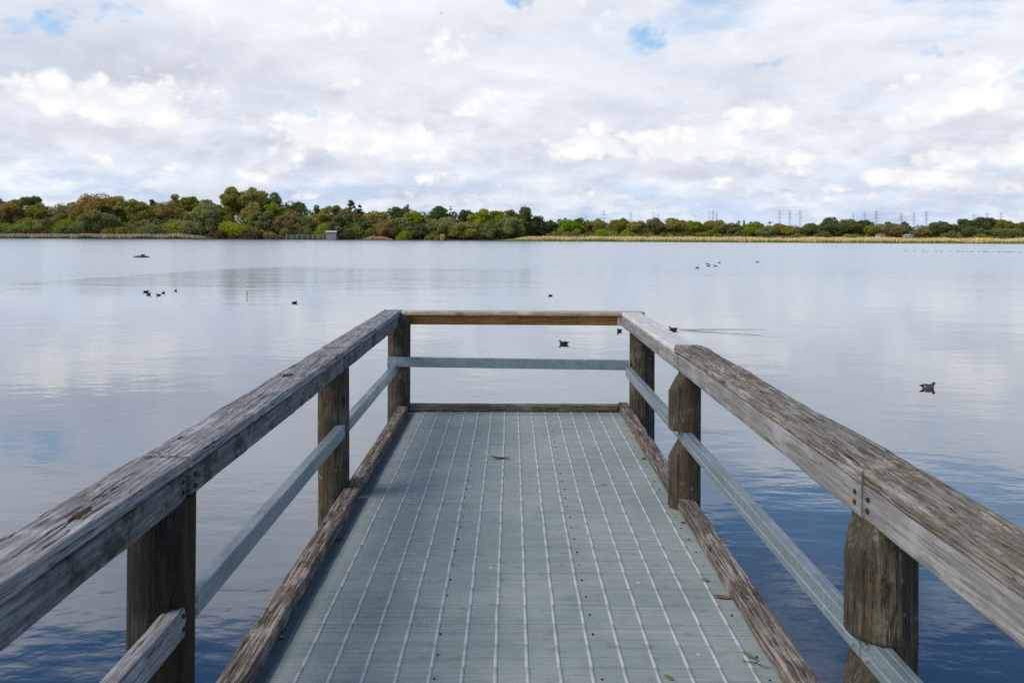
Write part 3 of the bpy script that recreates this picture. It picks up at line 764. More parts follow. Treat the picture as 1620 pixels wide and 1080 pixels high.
TR(1590,364,50,450,'dome','greygreen','low grey-green tree before the right edge')
G3 = 'shrubs behind the right reed bank'
for (x, top, w, d, c, lab) in [
    (905,364,50,384,'brown','brown shrub at the foot of the lone bright green tree'),
    (958,360,46,430,'bright','green shrub below the khaki tree by the tallest pylon'),
    (992,361,26,432,'yelgreen','lime shrub between two brown marsh strips left of the faint paired pylons'),
    (1085,365,44,425,'dkbrown','dark brown shrub under the lime-tinted tree'),
    (1120,362,40,430,'olive','olive shrub under the close pylon trio'),
    (1172,361,24,425,'dkgreen','round dark green shrub standing out below the palms'),
    (1262,366,26,425,'olive','olive shrub below the pink house'),
    (1303,362,26,420,'dkgreen','dark shrub at the reeds right of the pink house'),
    (1345,368,40,415,'bright','green shrub below the dark rounded tree'),
    (1390,367,0,0,'',''),
    (1505,364,34,425,'greygreen','grey-green shrub before the wide dark grey dome'),
    (1556,369,60,410,'olive','long low olive shrub before the right-hand clump')]:
    if lab and w: shrub(x, top, w, d, c, lab, G3)

# uncountable masses: woodland filling in behind, marsh scrub, reeds
def mass(name, label, cols, spans, leaf, n, group=None):
    Vs, mi, mats = [], [], [LM[c] for c in cols]
    for k in range(n):
        x0, x1, d0, d1, t0, t1, r0, r1 = random.choice(spans)
        f = random.random(); x = x0+(x1-x0)*f; d = random.uniform(d0, d1)
        top = t0+(t1-t0)*f; X, Y, Zt = P(x, top, d); gz = ground_z(X, Y); H = max(.8, Zt-gz)
        H *= .8+.25*mnoise.noise(Vector((X*.06, Y*.02, 4)))
        r = random.uniform(r0, r1); z = gz+max(.2, random.uniform(.05, 1)*H-r*.5)
        c = clump_points(np.array([X, Y, z]), np.array([r*1.25, r*1.1, r*.8]), int(26*(r/leaf/3)**2*1.0+10)); c[:,2] = np.maximum(c[:,2], gz+.05)
        Vs.append(quads(c, leaf*RNG.uniform(.6,1.2,len(c)))); mi.append(np.full(len(c), random.randrange(len(cols)), dtype=np.int32))
    V = np.concatenate(Vs); me = mesh_np(name, V, np.arange(len(V)).reshape(-1,4))
    o = link(name, me, mats); me.polygons.foreach_set('material_index', np.concatenate(mi))
    return tag(o, label, None, None, 'stuff')
mass('woodland', 'continuous woodland filling in behind the trees of the left shore', ['olive','dkgreen','brown','greygreen','khaki'],
     [(-60,200,405,440,317,312,1.6,3.),(200,460,408,440,313,313,1.6,3.),(440,700,408,436,323,330,1.6,3.),(680,860,402,430,330,343,1.5,2.6)], .5, 2300)
mass('thicket', 'dense dark undergrowth between the trunks of the left shore', ['dkgreen','brown','greygreen','olive','khaki','sage'],
     [(-60,350,380,402,346,346,1.,2.),(-60,420,388,402,337,337,1.,2.),(420,800,384,398,341,344,1.,2.),(350,800,378,400,348,352,1.,2.)], .42, 2400)
mass('distant_woodland', 'far hazy woodland on the right horizon behind the houses', ['greygreen','dkgrey','olive','khaki'],
     [(860,1060,500,640,349,349,1.8,3.6),(1060,1300,520,680,351,354.5,1.8,3.6),(1300,1700,520,660,350,353,1.8,3.6)], .6, 1700)
mass('marsh_scrub', 'reddish brown scrub strip behind the right reed bank', ['dkbrown','brown','rust','olive'],
     [(850,1060,352,385,370,371.5,.5,.9),(1060,1340,352,420,370.5,373,.5,.9),(1340,1700,360,420,373.5,374,.5,.9)], .34, 1500)

def reed_mat(name, tan, green, gl):
    m, t, b = material(name); g = t.new('ShaderNodeNewGeometry'); x, y, z = t.sep(g.outputs['Position'])
    n = t.noise(g.outputs['Position'], .12, 3)
    hgt = t.m('ADD', t.m('SUBTRACT', z, WATER), t.m('MULTIPLY', t.m('SUBTRACT', n, .5), 2.2))
    c = t.mix(t.ramp(hgt, gl*.6, gl*1.3), green, tan)
    c = t.mix(t.m('MULTIPLY', g.outputs['Random Per Island'], .25), c, tuple(q*.62 for q in tan))
    t.put(b.inputs['Base Color'], c); b.inputs['Roughness'].default_value = .9; b.inputs['Specular IOR Level'].default_value = .1
    return m
def reeds(name, label, mat, x0, x1, depth, h0, h1, n, front=0., taper=()):
    f = RNG.uniform(0,1,n); px = x0+(x1-x0)*f; C = []
    hs = []
    for k in range(n):
        X = (px[k]-HX)*(shore_y((px[k]-HX)*.29)+front)/F; q = RNG.uniform(0,1)
        Y = shore_y(X)+front+q*depth; e = 1.
        for (s, L) in taper: e = min(e, max(.1, abs(px[k]-s)/L))
        C.append((X, Y, max(WATER, ground_z(X,Y))-.1)); hs.append((h0+(h1-h0)*RNG.uniform(0,1))*e*(.85+.25*mnoise.noise(Vector((X*.15, Y*.1, 0)))))
    c = np.array(C); hs = np.array(hs).reshape(-1,1); t = RNG.uniform(0,math.pi,n)
    u = np.stack([np.cos(t), np.sin(t), np.zeros(n)],1)*RNG.uniform(.05,.14,(n,1))
    up = np.concatenate([RNG.normal(0,.10,(n,2))*hs, hs],1)
    V = np.stack([c-u, c+u, c+u*.8+up, c-u*.8+up],1).reshape(-1,3)
    return tag(link(name, mesh_np(name, V, np.arange(4*n).reshape(-1,4)), mat), label, None, None, 'stuff')
RM1 = reed_mat('pinkish_reed', (.66,.49,.32), (.11,.18,.035), .75)
RM2 = reed_mat('golden_reed', (.88,.68,.33), (.30,.36,.035), .85)
RM3 = reed_mat('orange_reed', (.70,.41,.23), (.5,.30,.15), .3)
reeds('reeds', 'pinkish tan reed strip along the left shore', RM1, -80, 352, 7, 1.7, 2.6, 9000, -2., ((353,60),))
reeds('reeds', 'orange reed mound by the water right of the green-roofed hut', RM3, 570, 621, 5, 1.3, 2.2, 2200, -2., ((569,16),(622,16)))
reeds('reeds', 'golden reed bank along the right shore', RM2, 797, 1720, 9, 1.8, 2.5, 18000, -1.5, ((796,45),))
reeds('reeds', 'tiny orange reed tuft at the waterline left of the wooded point', RM3, 697, 702.5, 2, 2.2, 3.0, 160, -1.)

# ---------------------------------------------------------------- footbridge and hut on the far shore
M['grey_wood'] = plain('silvery_bridge_wood', (.34,.32,.29), .9, 0, .3, 1)
M['hut_wall'] = plain('grey_hut_wall', (.30,.265,.25), .8, 0, .12, 1)
M['hut_roof'] = plain('pale_green_hut_roof', (.42,.52,.42), .6, 0, .08, 1)
M['hut_dark'] = plain('hut_opening', (.02,.02,.02), .9)
D = 371.
xa, xb = P(452,370,D)[0], P(513,370,D)[0]; zd = WATER+1.15
fb = tag(empty('footbridge', ((xa+xb)/2, D, WATER)), 'grey timber footbridge with post railings at the far shore', 'footbridge')
def loc_box(name, mat, par, x0, x1, y0, y1, z0, z1, bev=.02):
    o = par.location; bm = bmesh.new(); bx(bm, x0-o.x, x1-o.x, y0-o.y, y1-o.y, z0-o.z, z1-o.z, bev); return link(name, bm_mesh(name, bm), mat, par)
loc_box('deck', M['grey_wood'], fb, xa, xb, D-.7, D+.7, zd-.14, zd)
for s in (-.7, .66):
    loc_box('handrail', M['grey_wood'], fb, xa, xb, D+s, D+s+.05, zd+.98, zd+1.12)
    loc_box('middle_rail', M['grey_wood'], fb, xa, xb, D+s, D+s+.04, zd+.48, zd+.56)
    for k in range(8):
        x = xa+.3+(xb-xa-.6)*k/7
        loc_box('post', M['grey_wood'], fb, x-.10, x+.10, D+s-.09, D+s+.012, WATER-.5, zd+1.0)
hx0, hx1, hz0, hz1 = P(515,370,D)[0], P(532,370,D)[0], P(520,375.5,D)[2], P(520,365,D)[2]
hut = tag(empty('hut', ((hx0+hx1)/2, D+1., hz0)), 'small grey hut with a pale green roof at the right end of the footbridge', 'hut')
loc_box('wall', M['hut_wall'], hut, hx0+.12, hx1-.12, D, D+2.4, hz0-.8, hz1-.75)
bm = bmesh.new(); bx(bm, hx0-.1-hut.location.x, hx1+.1-hut.location.x, -1.35, 1.6, hz1-.75-hz0, hz1-.62-hz0, .02)
for v in bm.verts: v.co.z += (v.co.y+1.35)*.24
link('roof', bm_mesh('roof', bm), M['hut_roof'], hut)
loc_box('window', M['hut_dark'], hut, hx0+.5, hx1-.5, D-.012, D+.05, hz1-1.28, hz1-1.10, 0)

# ---------------------------------------------------------------- houses far behind the right shore
def house(px, py, w_px, h_px, d, wall, roof, label):
    X, Y, Z = P(px, py, d); w = w_px*d/F; h = h_px*d/F; z0 = P(px, py+h_px, d)[2]
    r = tag(empty('house', (X, Y, z0)), label, 'house', 'houses beyond the right shore')
    bm = bmesh.new(); bx(bm, -w/2, w/2, 0, 7, -2.5, h*.55); link('wall', bm_mesh('wall', bm), wall, r)
    bm = bmesh.new(); o = .5; v = [bm.verts.new(p) for p in ((-w/2-o,-o,h*.55+.01),(w/2+o,-o,h*.55+.01),(w/2+o,7+o,h*.55+.01),(-w/2-o,7+o,h*.55+.01),(-w/2+w*.18,3.5,h+.3),(w/2-w*.18,3.5,h+.3))]
    for f in ((0,1,5,4),(1,2,5),(2,3,4,5),(3,0,4),(3,2,1,0)): bm.faces.new([v[k] for k in f])
    link('roof', bm_mesh('roof', bm), roof, r)
    bm = bmesh.new(); bx(bm, -w*.25, -w*.05, -.02, .06, h*.12, h*.4); link('window', bm_mesh('window', bm), M['hut_dark'], r)
RED = plain('red_tile_roof', (.38,.12,.07), .8); WHT = plain('white_render', (.72,.68,.62), .7); PNK = plain('pink_render', (.55,.38,.30), .7); GRY = plain('grey_roof', (.35,.34,.34), .7)
house(1397,370,7,3.6,447,WHT,RED,'house with a red tiled roof among the trees of the right shore')
house(1441,371,7,3.4,440,WHT,GRY,'white house half hidden left of the rust-orange tree')
house(1261,357,9,6,462,PNK,PNK,'small pink house glimpsed between trees under the second pylon trio')

# ---------------------------------------------------------------- palms on the skyline
def palm(px, top, d, label, fr=12, L=2.6):
    X, Y, Z = P(px, top, d); gz = ground_z(X, Y); h = Z-gz-.8
    r = tag(empty('palm_tree', (X, Y, gz)), label, 'palm', 'palms on the right skyline')
    bm = bmesh.new(); rod(bm, (0,0,-1), (.1,0,h*.5), .3, .24, 7); rod(bm, (.1,0,h*.5), (0,0,h), .24, .2, 7); link('trunk', bm_mesh('trunk', bm), M['bark'], r)
    V = []
    for k in range(fr*2):
        a = 2*math.pi*k/fr+random.uniform(-.2,.2); e = random.uniform(-.5,.9); pz = h; q = Vector((0,0,h)); dr = Vector((math.cos(a)*math.cos(e), math.sin(a)*math.cos(e), math.sin(e)))
        sd = Vector((-math.sin(a), math.cos(a), 0))*.28
        for s in range(4):
            n = q+dr*(L/4); dr = (dr+Vector((0,0,-.28))).normalized()
            V += [q-sd, q+sd, n+sd*.8, n-sd*.8]; q = n
    me = mesh_np('fronds', np.array([tuple(v) for v in V]), np.arange(len(V)).reshape(-1,4)); link('fronds', me, LM['dkgreen'], r)
palm(1169,349,640,'left little palm on the skyline below the gap between two pylon trios')
palm(1188,350.5,640,'squat palm on the skyline above the bright lime tree')
palm(1218,350,640,'right little palm on the skyline just left of the second pylon trio')
X, Y, Z = P(1177,348,640); gz = ground_z(X, Y)
r = tag(empty('conifer', (X,Y,gz)), 'thin dark pointed conifer between two little palms on the skyline', 'tree', 'palms on the right skyline')
bm = bmesh.new(); rod(bm, (0,0,-1), (0,0,Z-gz-.5), .3, .06); link('trunk', bm_mesh('trunk', bm), M['bark'], r)
zz = RNG.uniform(0,1,500)**.8; an = RNG.uniform(0,6.28,500); rr = (1-zz)*2.0+.2
c = np.stack([np.cos(an)*rr*RNG.uniform(.2,1,500), np.sin(an)*rr*RNG.uniform(.2,1,500), 2+(Z-gz-2)*zz],1)
V = quads(c, np.full(500,.5)); link('crown', mesh_np('crown', V, np.arange(len(V)).reshape(-1,4)), LM['dkgreen'], r)

# ---------------------------------------------------------------- pylons
M['steel'] = plain('pylon_steel', (.52,.56,.62), .6, .3, .05, .1)
def pylon_meshes(H):
    bm = bmesh.new(); b0, b1 = H*.075, H*.020
    lv = [0,.2,.38,.54,.68,.8,.9,1.]
    wd = lambda f: b0+(b1-b0)*min(1, f/.72)
    for sx in (-1,1):
        for sy in (-1,1):
            for a, c in zip(lv, lv[1:]): rod(bm, (sx*wd(a), sy*wd(a), a*H), (sx*wd(c), sy*wd(c), c*H), .15, .15, 4)
    for a, c in zip(lv, lv[1:]):
        for s in (-1,1):
            rod(bm, (-wd(a), s*wd(a), a*H), (wd(c), s*wd(c), c*H), .08, .08, 4); rod(bm, (wd(a), s*wd(a), a*H), (-wd(c), s*wd(c), c*H), .08, .08, 4)
            rod(bm, (s*wd(a), -wd(a), a*H), (s*wd(c), wd(c), c*H), .08, .08, 4)
    mast = bm_mesh('mast', bm); arms = []
    for (f, L) in ((.97,.10),(.86,.13),(.74,.11)):
        bm = bmesh.new(); z = 0; L *= H
        for s in (-1,1):
            rod(bm, (0,-.3,z), (s*L,0,z+.3), .16, .12, 4); rod(bm, (0,.3,z), (s*L,0,z+.3), .16, .12, 4); rod(bm, (0,0,z+H*.03), (s*L,0,z+.3), .14, .1, 4)
            rod(bm, (s*L,0,z+.3), (s*L,0,z-H*.035), .12, .12, 4)
        arms.append((f, bm_mesh('crossarm', bm)))
    return mast, arms
PH = 52.; mast_me, arm_mes = pylon_meshes(PH)
def pylon(px, top, d, label):
    X, Y, Z = P(px, top, d); g = ground_z(X, Y)
    r = tag(empty('pylon', (X, Y, Z-PH), RNG.uniform(-.3,.3)), label, 'pylon', 'power pylons along the right horizon')
    if Z-PH > g: pass
    link('mast', mast_me, M['steel'], r)
    for f, me in arm_mes: link('crossarm', me, M['steel'], r, (0,0,f*PH))
names = ['left','middle','right']
pylon(955,333,1350,'tallest single pylon above the trees right of the lone bright green tree')
pylon(926,339,1900,'faint single pylon left of the tallest single pylon')
pylon(998,335.5,1900,'very faint single pylon right of the tallest single pylon')
pylon(1034,336,1850,'left one of the faint paired pylons'); pylon(1041,337,1850,'right one of the faint paired pylons')
for (xs3, tops, d, lab) in [((1122,1128,1134),(333,333,336),1750,'close pylon trio'),((1233.5,1249.5,1266),(333,332.5,332.5),1500,'second pylon trio, above the pink house'),
                           ((1350,1368,1386.5),(336,335,334),1500,'third pylon trio, above the dark rounded tree'),((1426,1446,1465.5),(337,336.5,335),1480,'fourth pylon trio, over open sky left of the right-hand clump'),
                           ((1541,1562,1583.5),(339.5,337,336.5),1420,'last pylon trio, rising behind the right-hand clump')]:
    for k in range(3): pylon(xs3[k], tops[k], d, names[k]+' pylon of the '+lab)

# ---------------------------------------------------------------- waterbirds
def bird_mesh(long_neck=False, tail_up=True, res=.012):
    bm = bmesh.new()
    def ell(c, r, ry=0):
        q = bmesh.ops.create_icosphere(bm, subdivisions=3, radius=1)
        ca, sa = math.cos(ry), math.sin(ry)
        for v in q['verts']:
            x, y, z = v.co.x*r[0], v.co.y*r[1], v.co.z*r[2]
            v.co = Vector((c[0]+x*ca-z*sa, c[1]+y, c[2]+x*sa+z*ca))
    # body faces +X, water at z=0, unit length about 0.45 m
    ell((0,0,.03), (.165,.082,.070)); ell((.09,0,.045), (.085,.070,.072)); ell((-.13,0,.065), (.10,.050,.035), -.25); ell((-.21,0,.088), (.06,.030,.012), -.35)
    ell((-.02,.062,.070), (.12,.028,.042), -.1); ell((-.02,-.062,.070), (.12,.028,.042), -.1)
    ell((.150,0,.090), (.034,.031,.050), .25); ell((.168,0,.140), (.042,.034,.034)); ell((.216,0,.131), (.032,.015,.010), -.15)
    me0 = bpy.data.meshes.new('tmp'); bm.to_mesh(me0); bm.free()
    o = bpy.data.objects.new('tmp', me0); COL.objects.link(o)
    mod = o.modifiers.new('r', 'REMESH'); mod.mode = 'VOXEL'; mod.voxel_size = res
    sm = o.modifiers.new('s', 'SMOOTH'); sm.iterations = 3; sm.factor = .5
    dg = bpy.context.evaluated_depsgraph_get(); me = bpy.data.meshes.new_from_object(o.evaluated_get(dg))
    bpy.data.objects.remove(o); me.name = 'waterbird'; me.materials.clear()
    for p in me.polygons: p.use_smooth = True
    return me
def duck_mat():
    m, t, b = material('duck_plumage'); p = t.new('ShaderNodeTexCoord').outputs['Object']; x, y, z = t.sep(p)
    n = t.noise(p, 45, 3)
    flank = t.mix(n, (.15,.10,.062), (.30,.21,.14))
    c = t.mix(t.ramp(t.m('ADD', z, t.m('MULTIPLY', n, .02)), .088, .104), flank, (.035,.03,.028))
    c = t.mix(t.m('MULTIPLY', t.ramp(x, .10, .125), t.ramp(z, .08, .11)), c, (.022,.018,.016))
    c = t.mix(t.ramp(x, -.13, -.17), c, (.025,.022,.022))
    sp = t.m('MULTIPLY', t.ramp(t.m('ABSOLUTE', t.m('ADD', x, .125)), .02, .03, 1, 0), t.ramp(t.m('ABSOLUTE', t.m('SUBTRACT', z, .065)), .016, .024, 1, 0))
    c = t.mix(sp, c, (.45,.36,.33))
    t.put(b.inputs['Base Color'], c); b.inputs['Roughness'].default_value = .6
    return m
M['duck'] = duck_mat()
M['coot'] = plain('black_plumage', (.012,.012,.014), .55, 0, .3, 30)
M['dusky'] = plain('dusky_plumage', (.11,.11,.115), .7, 0, .3, 20)
big = bird_mesh(res=.007); small = big.copy(); far_me = bird_mesh(res=.02)
EYE = plain('eye', (.01,.01,.01), .15); BILL = plain('bill', (.09,.08,.07), .4)
def bird(px, py, heading, size, me, mat, label, group='waterbirds on the lake', name='duck', sink=.0):
    o = link(name, me, mat, None, on_water(px, py)); s = size/.45
    o.scale = (s, s, s); o.rotation_euler = (0,0,heading); o.location.z -= sink
    return tag(o, label, 'duck' if name == 'duck' else 'waterbird', group)
bird(1468,614,.12,.335,big,M['duck'],'brown duck with dark head swimming right, nearest bird on the right side of the lake')
coot_me = small
SB = 'waterbird'
def cb(px, py, hd, sz, lab, me=None): bird(px, py, hd, sz, me or coot_me, M['coot'], lab, name=SB)
cb(892,544,math.pi-.25,.30,'dark grebe framed inside the end railing above the steel rail')
cb(980,524,math.pi+.9,.28,'black waterbird just below the right corner of the end rail')
cb(1065,522,math.pi-.5,.32,'black waterbird swimming just right of the corner of the right handrail')
cb(871,468,math.pi,.24,'lone small black waterbird beyond the middle of the end rail')
cb(466,479,.15,.26,'lone black waterbird above the left handrail, facing right')
cb(231,462,.2,.32,'upper bird of the close pair on the left of the lake')
cb(235,466,-.5,.34,'lower bird of the close pair on the left of the lake')
cb(251,467,math.pi,.26,'black bird facing left just right of the close pair')
cb(258.5,463.5,1.4,.26,'rounded black bird between the close pair and the farthest right bird of that bunch')
cb(278,460,1.6,.26,'rightmost small black bird of the bunch on the left of the lake')
for (px, py, hd, lab) in [(1103,424,.2,'lowest left speck of a bird in the loose bunch on the far right water'),(1119.5,418,.1,'upper speck of two stacked birds in the far bunch'),(1121,421,.1,'lower speck of two stacked birds in the far bunch'),
                          (1131.5,421,2.8,'speck of a bird right of the two stacked birds'),(1138,416,.6,'slanted dark bird at the upper right of the far bunch'),(1198,415,.1,'faint lone bird right of the far bunch on open water')]:
    bird(px, py, hd, .42, far_me, M['dusky'], lab, name=SB)
for px, py in [(1409,390.5),(1446,391),(1447,397),(1433,396.5),(1461,397),(1467,398),(1480,397.3),(1483,397),(1489,398),(1504,397.6),(1515,398),(1524,398.3),(1531,398.3),(1537,398.5),(1549,398),(1557,398.4),(1560,398.2),(1563,398.3),(1570,398.8),(1579,399),(1582,398.8),(1588,398.6),(1593,398.8),(1597,398.6),(1601,398.7),(1607,398.9),(1614,399.4)]:
    bird(px, py, random.choice((0,3.1,.6)), random.uniform(.32,.48), far_me, M['dusky'], 'tiny dark waterbird in the long line floating before the right reed bank', 'line of distant waterbirds', name=SB)
# low dark nest-like mound with a bird far left
X, Y, Z = on_water(224, 407)
bm = bmesh.new(); bmesh.ops.create_icosphere(bm, subdivisions=3, radius=1)
for v in bm.verts:
    v.co = Vector((v.co.x*1.0, v.co.y*.45, max(-.1, v.co.z)*.22)); v.co *= 1+.2*mnoise.noise(v.co*4)
tag(link('driftwood', bm_mesh('driftwood', bm, True), M['coot'], None, (X, Y, WATER)), 'low dark heap of driftwood showing above the far left water', 'driftwood')
bird(226, 406, .3, .55, coot_me, M['coot'], 'dark bird sitting on the low driftwood heap at far left', name=SB).location.z += .16
# stake
X, Y, Z = on_water(390.5, 469)
bm = bmesh.new(); rod(bm, (0,0,-.6), (.012,0,.27), .018, .012, 6); rod(bm, (.004,0,.12), (.05,.01,.2), .007, .004, 5)
tag(link('stake', bm_mesh('stake', bm), M['post_dk'], None, (X, Y, WATER)), 'thin upright stake in the water left of the lone black waterbird', 'stake')
# bird in the sky
X, Y, Z = P(698, 22, 120)
me = far_me.copy(); 
bm = bmesh.new(); bm.from_mesh(me)
for s in (-1, 1):
    pts = [(.08,s*.04,.08),(-.08,s*.04,.08),(-.10,s*.25,.16),(.02,s*.25,.17),(-.10,s*.46,.12),(-.04,s*.46,.125)]
    tp = [bm.verts.new((p[0], p[1], p[2]+.006)) for p in pts]; bt = [bm.verts.new((p[0], p[1], p[2]-.006)) for p in pts]
    for f in ((0,1,2,3),(3,2,4,5)):
        bm.faces.new([tp[k] for k in f]); bm.faces.new([bt[k] for k in f[::-1]])
    for a, c in ((0,1),(1,2),(2,4),(4,5),(5,3),(3,0)): bm.faces.new((tp[a], tp[c], bt[c], bt[a]))
me = bm_mesh('flying_bird', bm)
o = link('flying_bird', me, M['coot'], None, (X, Y, Z)); o.scale = (.55,.55,.55); o.rotation_euler = (0,.1,.8)
tag(o, 'small dark bird flying high in the clouds', 'bird')

# ---------------------------------------------------------------- sky, sun
SUN_EL, SUN_AZ = R(48), R(-112)       # azimuth measured clockwise from straight ahead: from the left, a little behind
def az_el(x, y):
    dx, dy = x-HX, y-HY; X = (dx+ROLL*dy)/F; Z = -(dy-ROLL*dx)/F
    return math.atan2(X, 1), math.atan2(Z, math.hypot(X, 1))
world = bpy.data.worlds.new('World'); scene.world = world; world.use_nodes = True
t = NT(world.node_tree); bg = t.n['Background']
sky = t.new('ShaderNodeTexSky', sky_type='NISHITA'); sky.sun_disc = False; sky.sun_elevation = SUN_EL; sky.sun_rotation = SUN_AZ
sky.air_density = 1.0; sky.dust_density = .6; sky.ozone_density = 2.
d = t.v('NORMALIZE', t.new('ShaderNodeTexCoord').outputs['Generated']); x, y, z = t.sep(d)
az = t.m('ARCTAN2', x, y); el = t.m('ARCSINE', z)
ael = t.m('ABSOLUTE', el)
base = t.comb(az, el, 0.)
w1_ = t.v('SUBTRACT', t.noise(t.v('MULTIPLY', d, (1,1,1.7)), 7, 5, .6, color=True), (.5,.5,.5))
w2_ = t.v('SUBTRACT', t.noise(t.v('MULTIPLY', d, (1,1,1.5)), 34, 5, .62, color=True), (.5,.5,.5))
warp = t.v('ADD', t.v('SCALE', t.v('MULTIPLY', w1_, (1.4,.55,0)), scale=.085), t.v('SCALE', t.v('MULTIPLY', w2_, (1,.8,0)), scale=.034))
vec = t.v('ADD', base, warp)
def field(blobs, soft=0., vec=None):
    acc = None
    for (px, py, rx, ry, amp) in blobs:
        a0, e0 = az_el(px, py)
        ln = t.v('LENGTH', t.v('MULTIPLY', t.v('SUBTRACT', vec, (a0, e0, 0)), (F/rx, F/ry, 0)))
        v_ = t.ramp(ln, soft, 1.6, amp, 0., smooth=False)
        acc = v_ if acc is None else t.m('MAXIMUM', acc, v_)
    return acc
WB = [(520,128,34,24,.85),(195,170,130,40,1.2),(250,190,90,30,.6),(40,165,70,30,.45),(545,222,115,42,1.2),(490,248,60,24,.9),(610,208,70,24,.85),(768,172,34,28,.7),(395,270,32,14,.6),(1525,160,72,46,1.4),(1550,138,40,34,1.1),
           (1208,190,52,18,.95),(1085,242,92,31,1.2),(942,235,64,27,1.1),(1530,248,60,28,.9),(1608,246,55,30,.95),(1440,283,85,14,.85),(1290,258,70,26,.45),(1505,295,32,14,.7),(690,276,60,14,.6),(40,252,36,11,.7),(165,256,34,12,.7),(268,266,22,10,.6),
           (770,306,60,9,.55),(925,306,40,11,.6),(1148,286,26,12,.6),(640,300,50,8,.4),(560,280,40,9,.4),(120,285,60,8,.4),(1330,300,70,9,.4),(90,302,44,8,.5),(480,312,50,8,.5),(1250,302,85,9,.5),(1390,312,65,8,.5),(1590,302,55,9,.55),(850,330,64,7,.45),(1005,324,55,7,.45),(560,330,70,6,.4),(1050,40,260,40,.25),(500,30,200,50,.3),(700,70,140,40,.25)]
W = field(WB, .25, vec)
G = field(vec=vec, blobs=[(240,102,210,34,.9),(420,92,130,30,.6),(90,205,150,34,.55),(330,226,140,18,.55),(690,185,80,30,.7),(860,215,140,30,.45),(1000,200,80,20,.3),(1190,163,54,16,.7),(1262,200,56,16,.7),(1560,212,90,18,.75),(1400,226,130,20,.6),(560,266,190,12,.55),(1200,272,190,12,.5),
           (1380,85,110,26,.4),(880,262,120,10,.4),(420,262,90,10,.4),(1500,330,200,10,.3),(1010,252,30,10,.5),(250,245,120,12,.5)], soft=.1)
B = field(vec=vec, blobs=[(1030,56,48,27,1.05),(1054,46,28,20,.8),(1004,70,20,14,.7),(822,0,34,14,.8),(40,45,60,24,.95),(130,14,120,24,.55),(490,182,30,9,.75),(385,240,58,18,.5),(1495,85,30,14,.7),(1225,92,34,8,.6),(220,140,40,5,.5),(1640,128,60,16,.6),(1160,215,40,9,.35),(1130,258,22,14,.4)], soft=.35)
fb_ = t.noise(t.v('MULTIPLY', d, (1,1,2.3)), 3.6, 5, .5); fb2 = t.noise(t.v('MULTIPLY', d, (1,1,3.0)), 10, 4, .5)
dw = t.v('ADD', d, t.v('SCALE', w2_, scale=.03))
v1 = t.voro(t.v('MULTIPLY', dw, (1,1,1.3)), 30); v2 = t.voro(t.v('MULTIPLY', dw, (1,1,1.3)), 75)
bil = t.m('ADD', t.m('MULTIPLY', t.m('SUBTRACT', .52, v1), .75), t.m('ADD', t.m('MULTIPLY', t.m('SUBTRACT', .52, v2), .42), .45))
off = (-.010, 0, .017)
def relief(mz, sc, det, k):
    v0 = t.v('MULTIPLY', d, (1,1,mz)); v1 = t.v('MULTIPLY', t.v('ADD', d, off), (1,1,mz))
    return t.m('MULTIPLY', t.m('SUBTRACT', t.noise(v0, sc, det, .6), t.noise(v1, sc, det, .6)), k)
rl = t.m('MULTIPLY', t.m('ADD', relief(2.4, 4.4, 5, 1.0), relief(3.0, 12, 4, .42)), t.ramp(el, .10, .22, 1., .45))
# thin streaks of low cloud toward the horizon
low = t.ramp(t.m('ADD', el, t.m('MULTIPLY', t.m('SUBTRACT', fb2, .5), .12)), .015, .115, 1., 0.)
streaks = t.ramp(t.noise(t.v('MULTIPLY', dw, (1,1,4.2)), 9, 5, .58), .44, .62)
cl = t.mix(t.ramp(fb_, .33, .67), (.715,.77,.87), (.875,.91,.975))
cl = t.mix(t.m('MULTIPLY', t.ramp(fb2, .46, .7), .30), cl, (.88,.89,.91))
cl = t.mix(low, cl, t.mix(streaks, (.585,.70,.885), (.82,.875,.95)))
cl = t.mix(t.m('MULTIPLY', G, t.ramp(bil, .25, .6, .55, 1.)), cl, (.625,.66,.755))
W2 = field(WB, .25, t.v('ADD', vec, (0, .020, 0)))
bd = t.m('ADD', t.m('MULTIPLY', t.m('SUBTRACT', bil, .5), .95), t.m('MULTIPLY', t.m('SUBTRACT', fb2, .5), 1.2))
wf = t.m('ADD', t.m('MULTIPLY', W, 1.18), bd)
sh = t.ramp(t.m('ADD', W2, t.m('MULTIPLY', bd, .8)), .35, 1.0)
cl = t.mix(t.m('MULTIPLY', sh, .55), cl, (.65,.695,.795))
wh = t.m('MULTIPLY', t.ramp(wf, .26, .74), t.ramp(wf, .3, 1.05, .55, 1.))
wh = t.m('MULTIPLY', wh, t.m('SUBTRACT', 1., t.m('MULTIPLY', t.ramp(t.m('ADD', t.m('SUBTRACT', W2, W), t.m('MULTIPLY', t.m('SUBTRACT', v1, .5), .25)), -.16, .36), .88)))
cl = t.mix(wh, cl, t.mix(t.ramp(bil, .25, .75), (.90,.915,.945), (1.03,1.03,1.02)))
rl = t.m('MULTIPLY', rl, t.m('SUBTRACT', 1., t.m('MULTIPLY', wh, .7)))
cl = t.v('MULTIPLY', cl, t.comb(t.m('ADD', 1., rl), t.m('ADD', 1., t.m('MULTIPLY', rl, .92)), t.m('ADD', 1., t.m('MULTIPLY', rl, .74))))
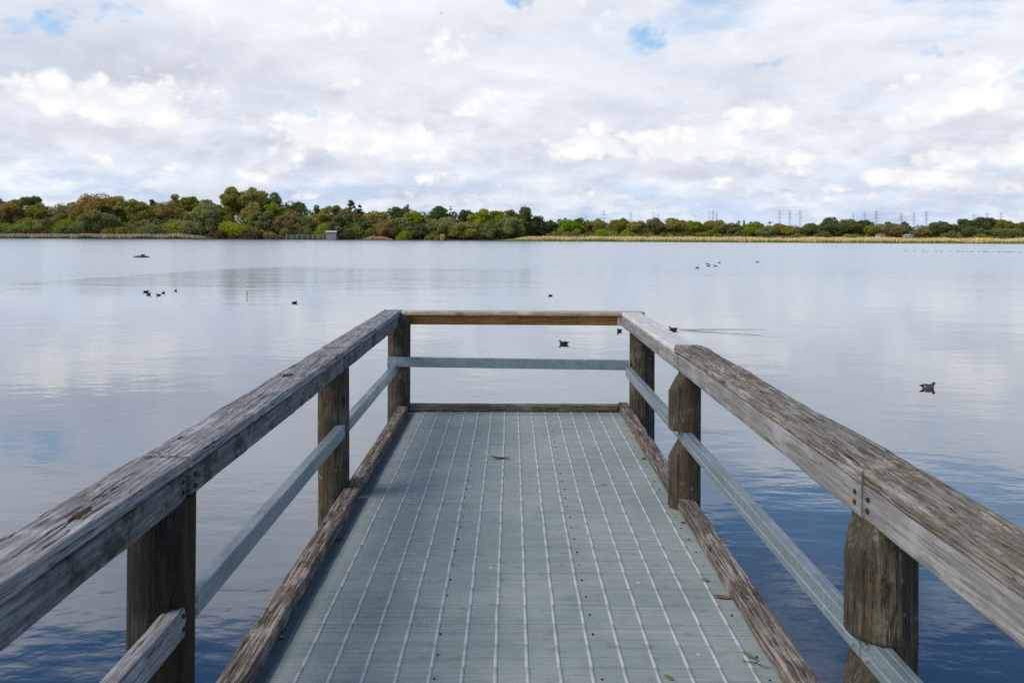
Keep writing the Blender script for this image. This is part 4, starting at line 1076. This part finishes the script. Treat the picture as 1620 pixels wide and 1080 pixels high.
# holes with clear sky between the clouds, opening up higher overhead
pl = t.v('DIVIDE', t.comb(x, y, 0.), t.comb(t.m('ADD', t.m('ABSOLUTE', z), .05), t.m('ADD', t.m('ABSOLUTE', z), .05), 1.))
op = t.noise(t.v('ADD', pl, (4.2,1.3,0)), 1.15, 7, .6)
els = t.m('ADD', el, t.m('MULTIPLY', az, .17))
high = t.ramp(els, .28, .44)
hole = t.m('MULTIPLY', t.ramp(t.m('ADD', op, t.m('MULTIPLY', high, .26)), .52, .73), t.ramp(els, .19, .37))
hole = t.m('MAXIMUM', hole, t.ramp(t.m('ADD', B, t.m('MULTIPLY', bd, .85)), .38, 1.1))
blue = t.v('MULTIPLY', sky.outputs[0], (.085,.110,.125))
blue = t.mix(t.ramp(el, .20, .42), t.mix(.85, blue, (.42,.66,.96)), blue)
fin = t.mix(hole, cl, blue)
ground = t.ramp(el, -.02, 0.)
t.put(bg.inputs['Color'], fin); bg.inputs['Strength'].default_value = 1.0
sl = bpy.data.lights.new('sun', 'SUN'); sl.energy = 2.2; sl.angle = R(26); sl.color = (1,.95,.86)
so = bpy.data.objects.new('sun', sl); COL.objects.link(so)
dv = Vector((math.sin(SUN_AZ)*math.cos(SUN_EL), math.cos(SUN_AZ)*math.cos(SUN_EL), math.sin(SUN_EL)))
so.rotation_euler = dv.to_track_quat('Z', 'Y').to_euler()

# ---------------------------------------------------------------- camera
cam = bpy.data.cameras.new('camera'); co = bpy.data.objects.new('camera', cam); COL.objects.link(co)
co.location = (0,0,CAM); co.rotation_euler = (R(90), -ROLL, 0)
cam.sensor_width = 36; cam.lens = 28; cam.shift_y = -(540-HY)/1620; cam.clip_start = .02; cam.clip_end = 12000
cam.dof.use_dof = True; cam.dof.focus_distance = 4.2; cam.dof.aperture_fstop = 7.
scene.camera = co
vs = scene.view_settings; vs.view_transform = 'Standard'; vs.look = 'None'; vs.exposure = 0; vs.gamma = 1; vs.use_curve_mapping = False
scene.cycles.use_denoising = False
scene.cycles.max_bounces = 6; scene.cycles.transparent_max_bounces = 4
scene.cycles.sample_clamp_indirect = 4
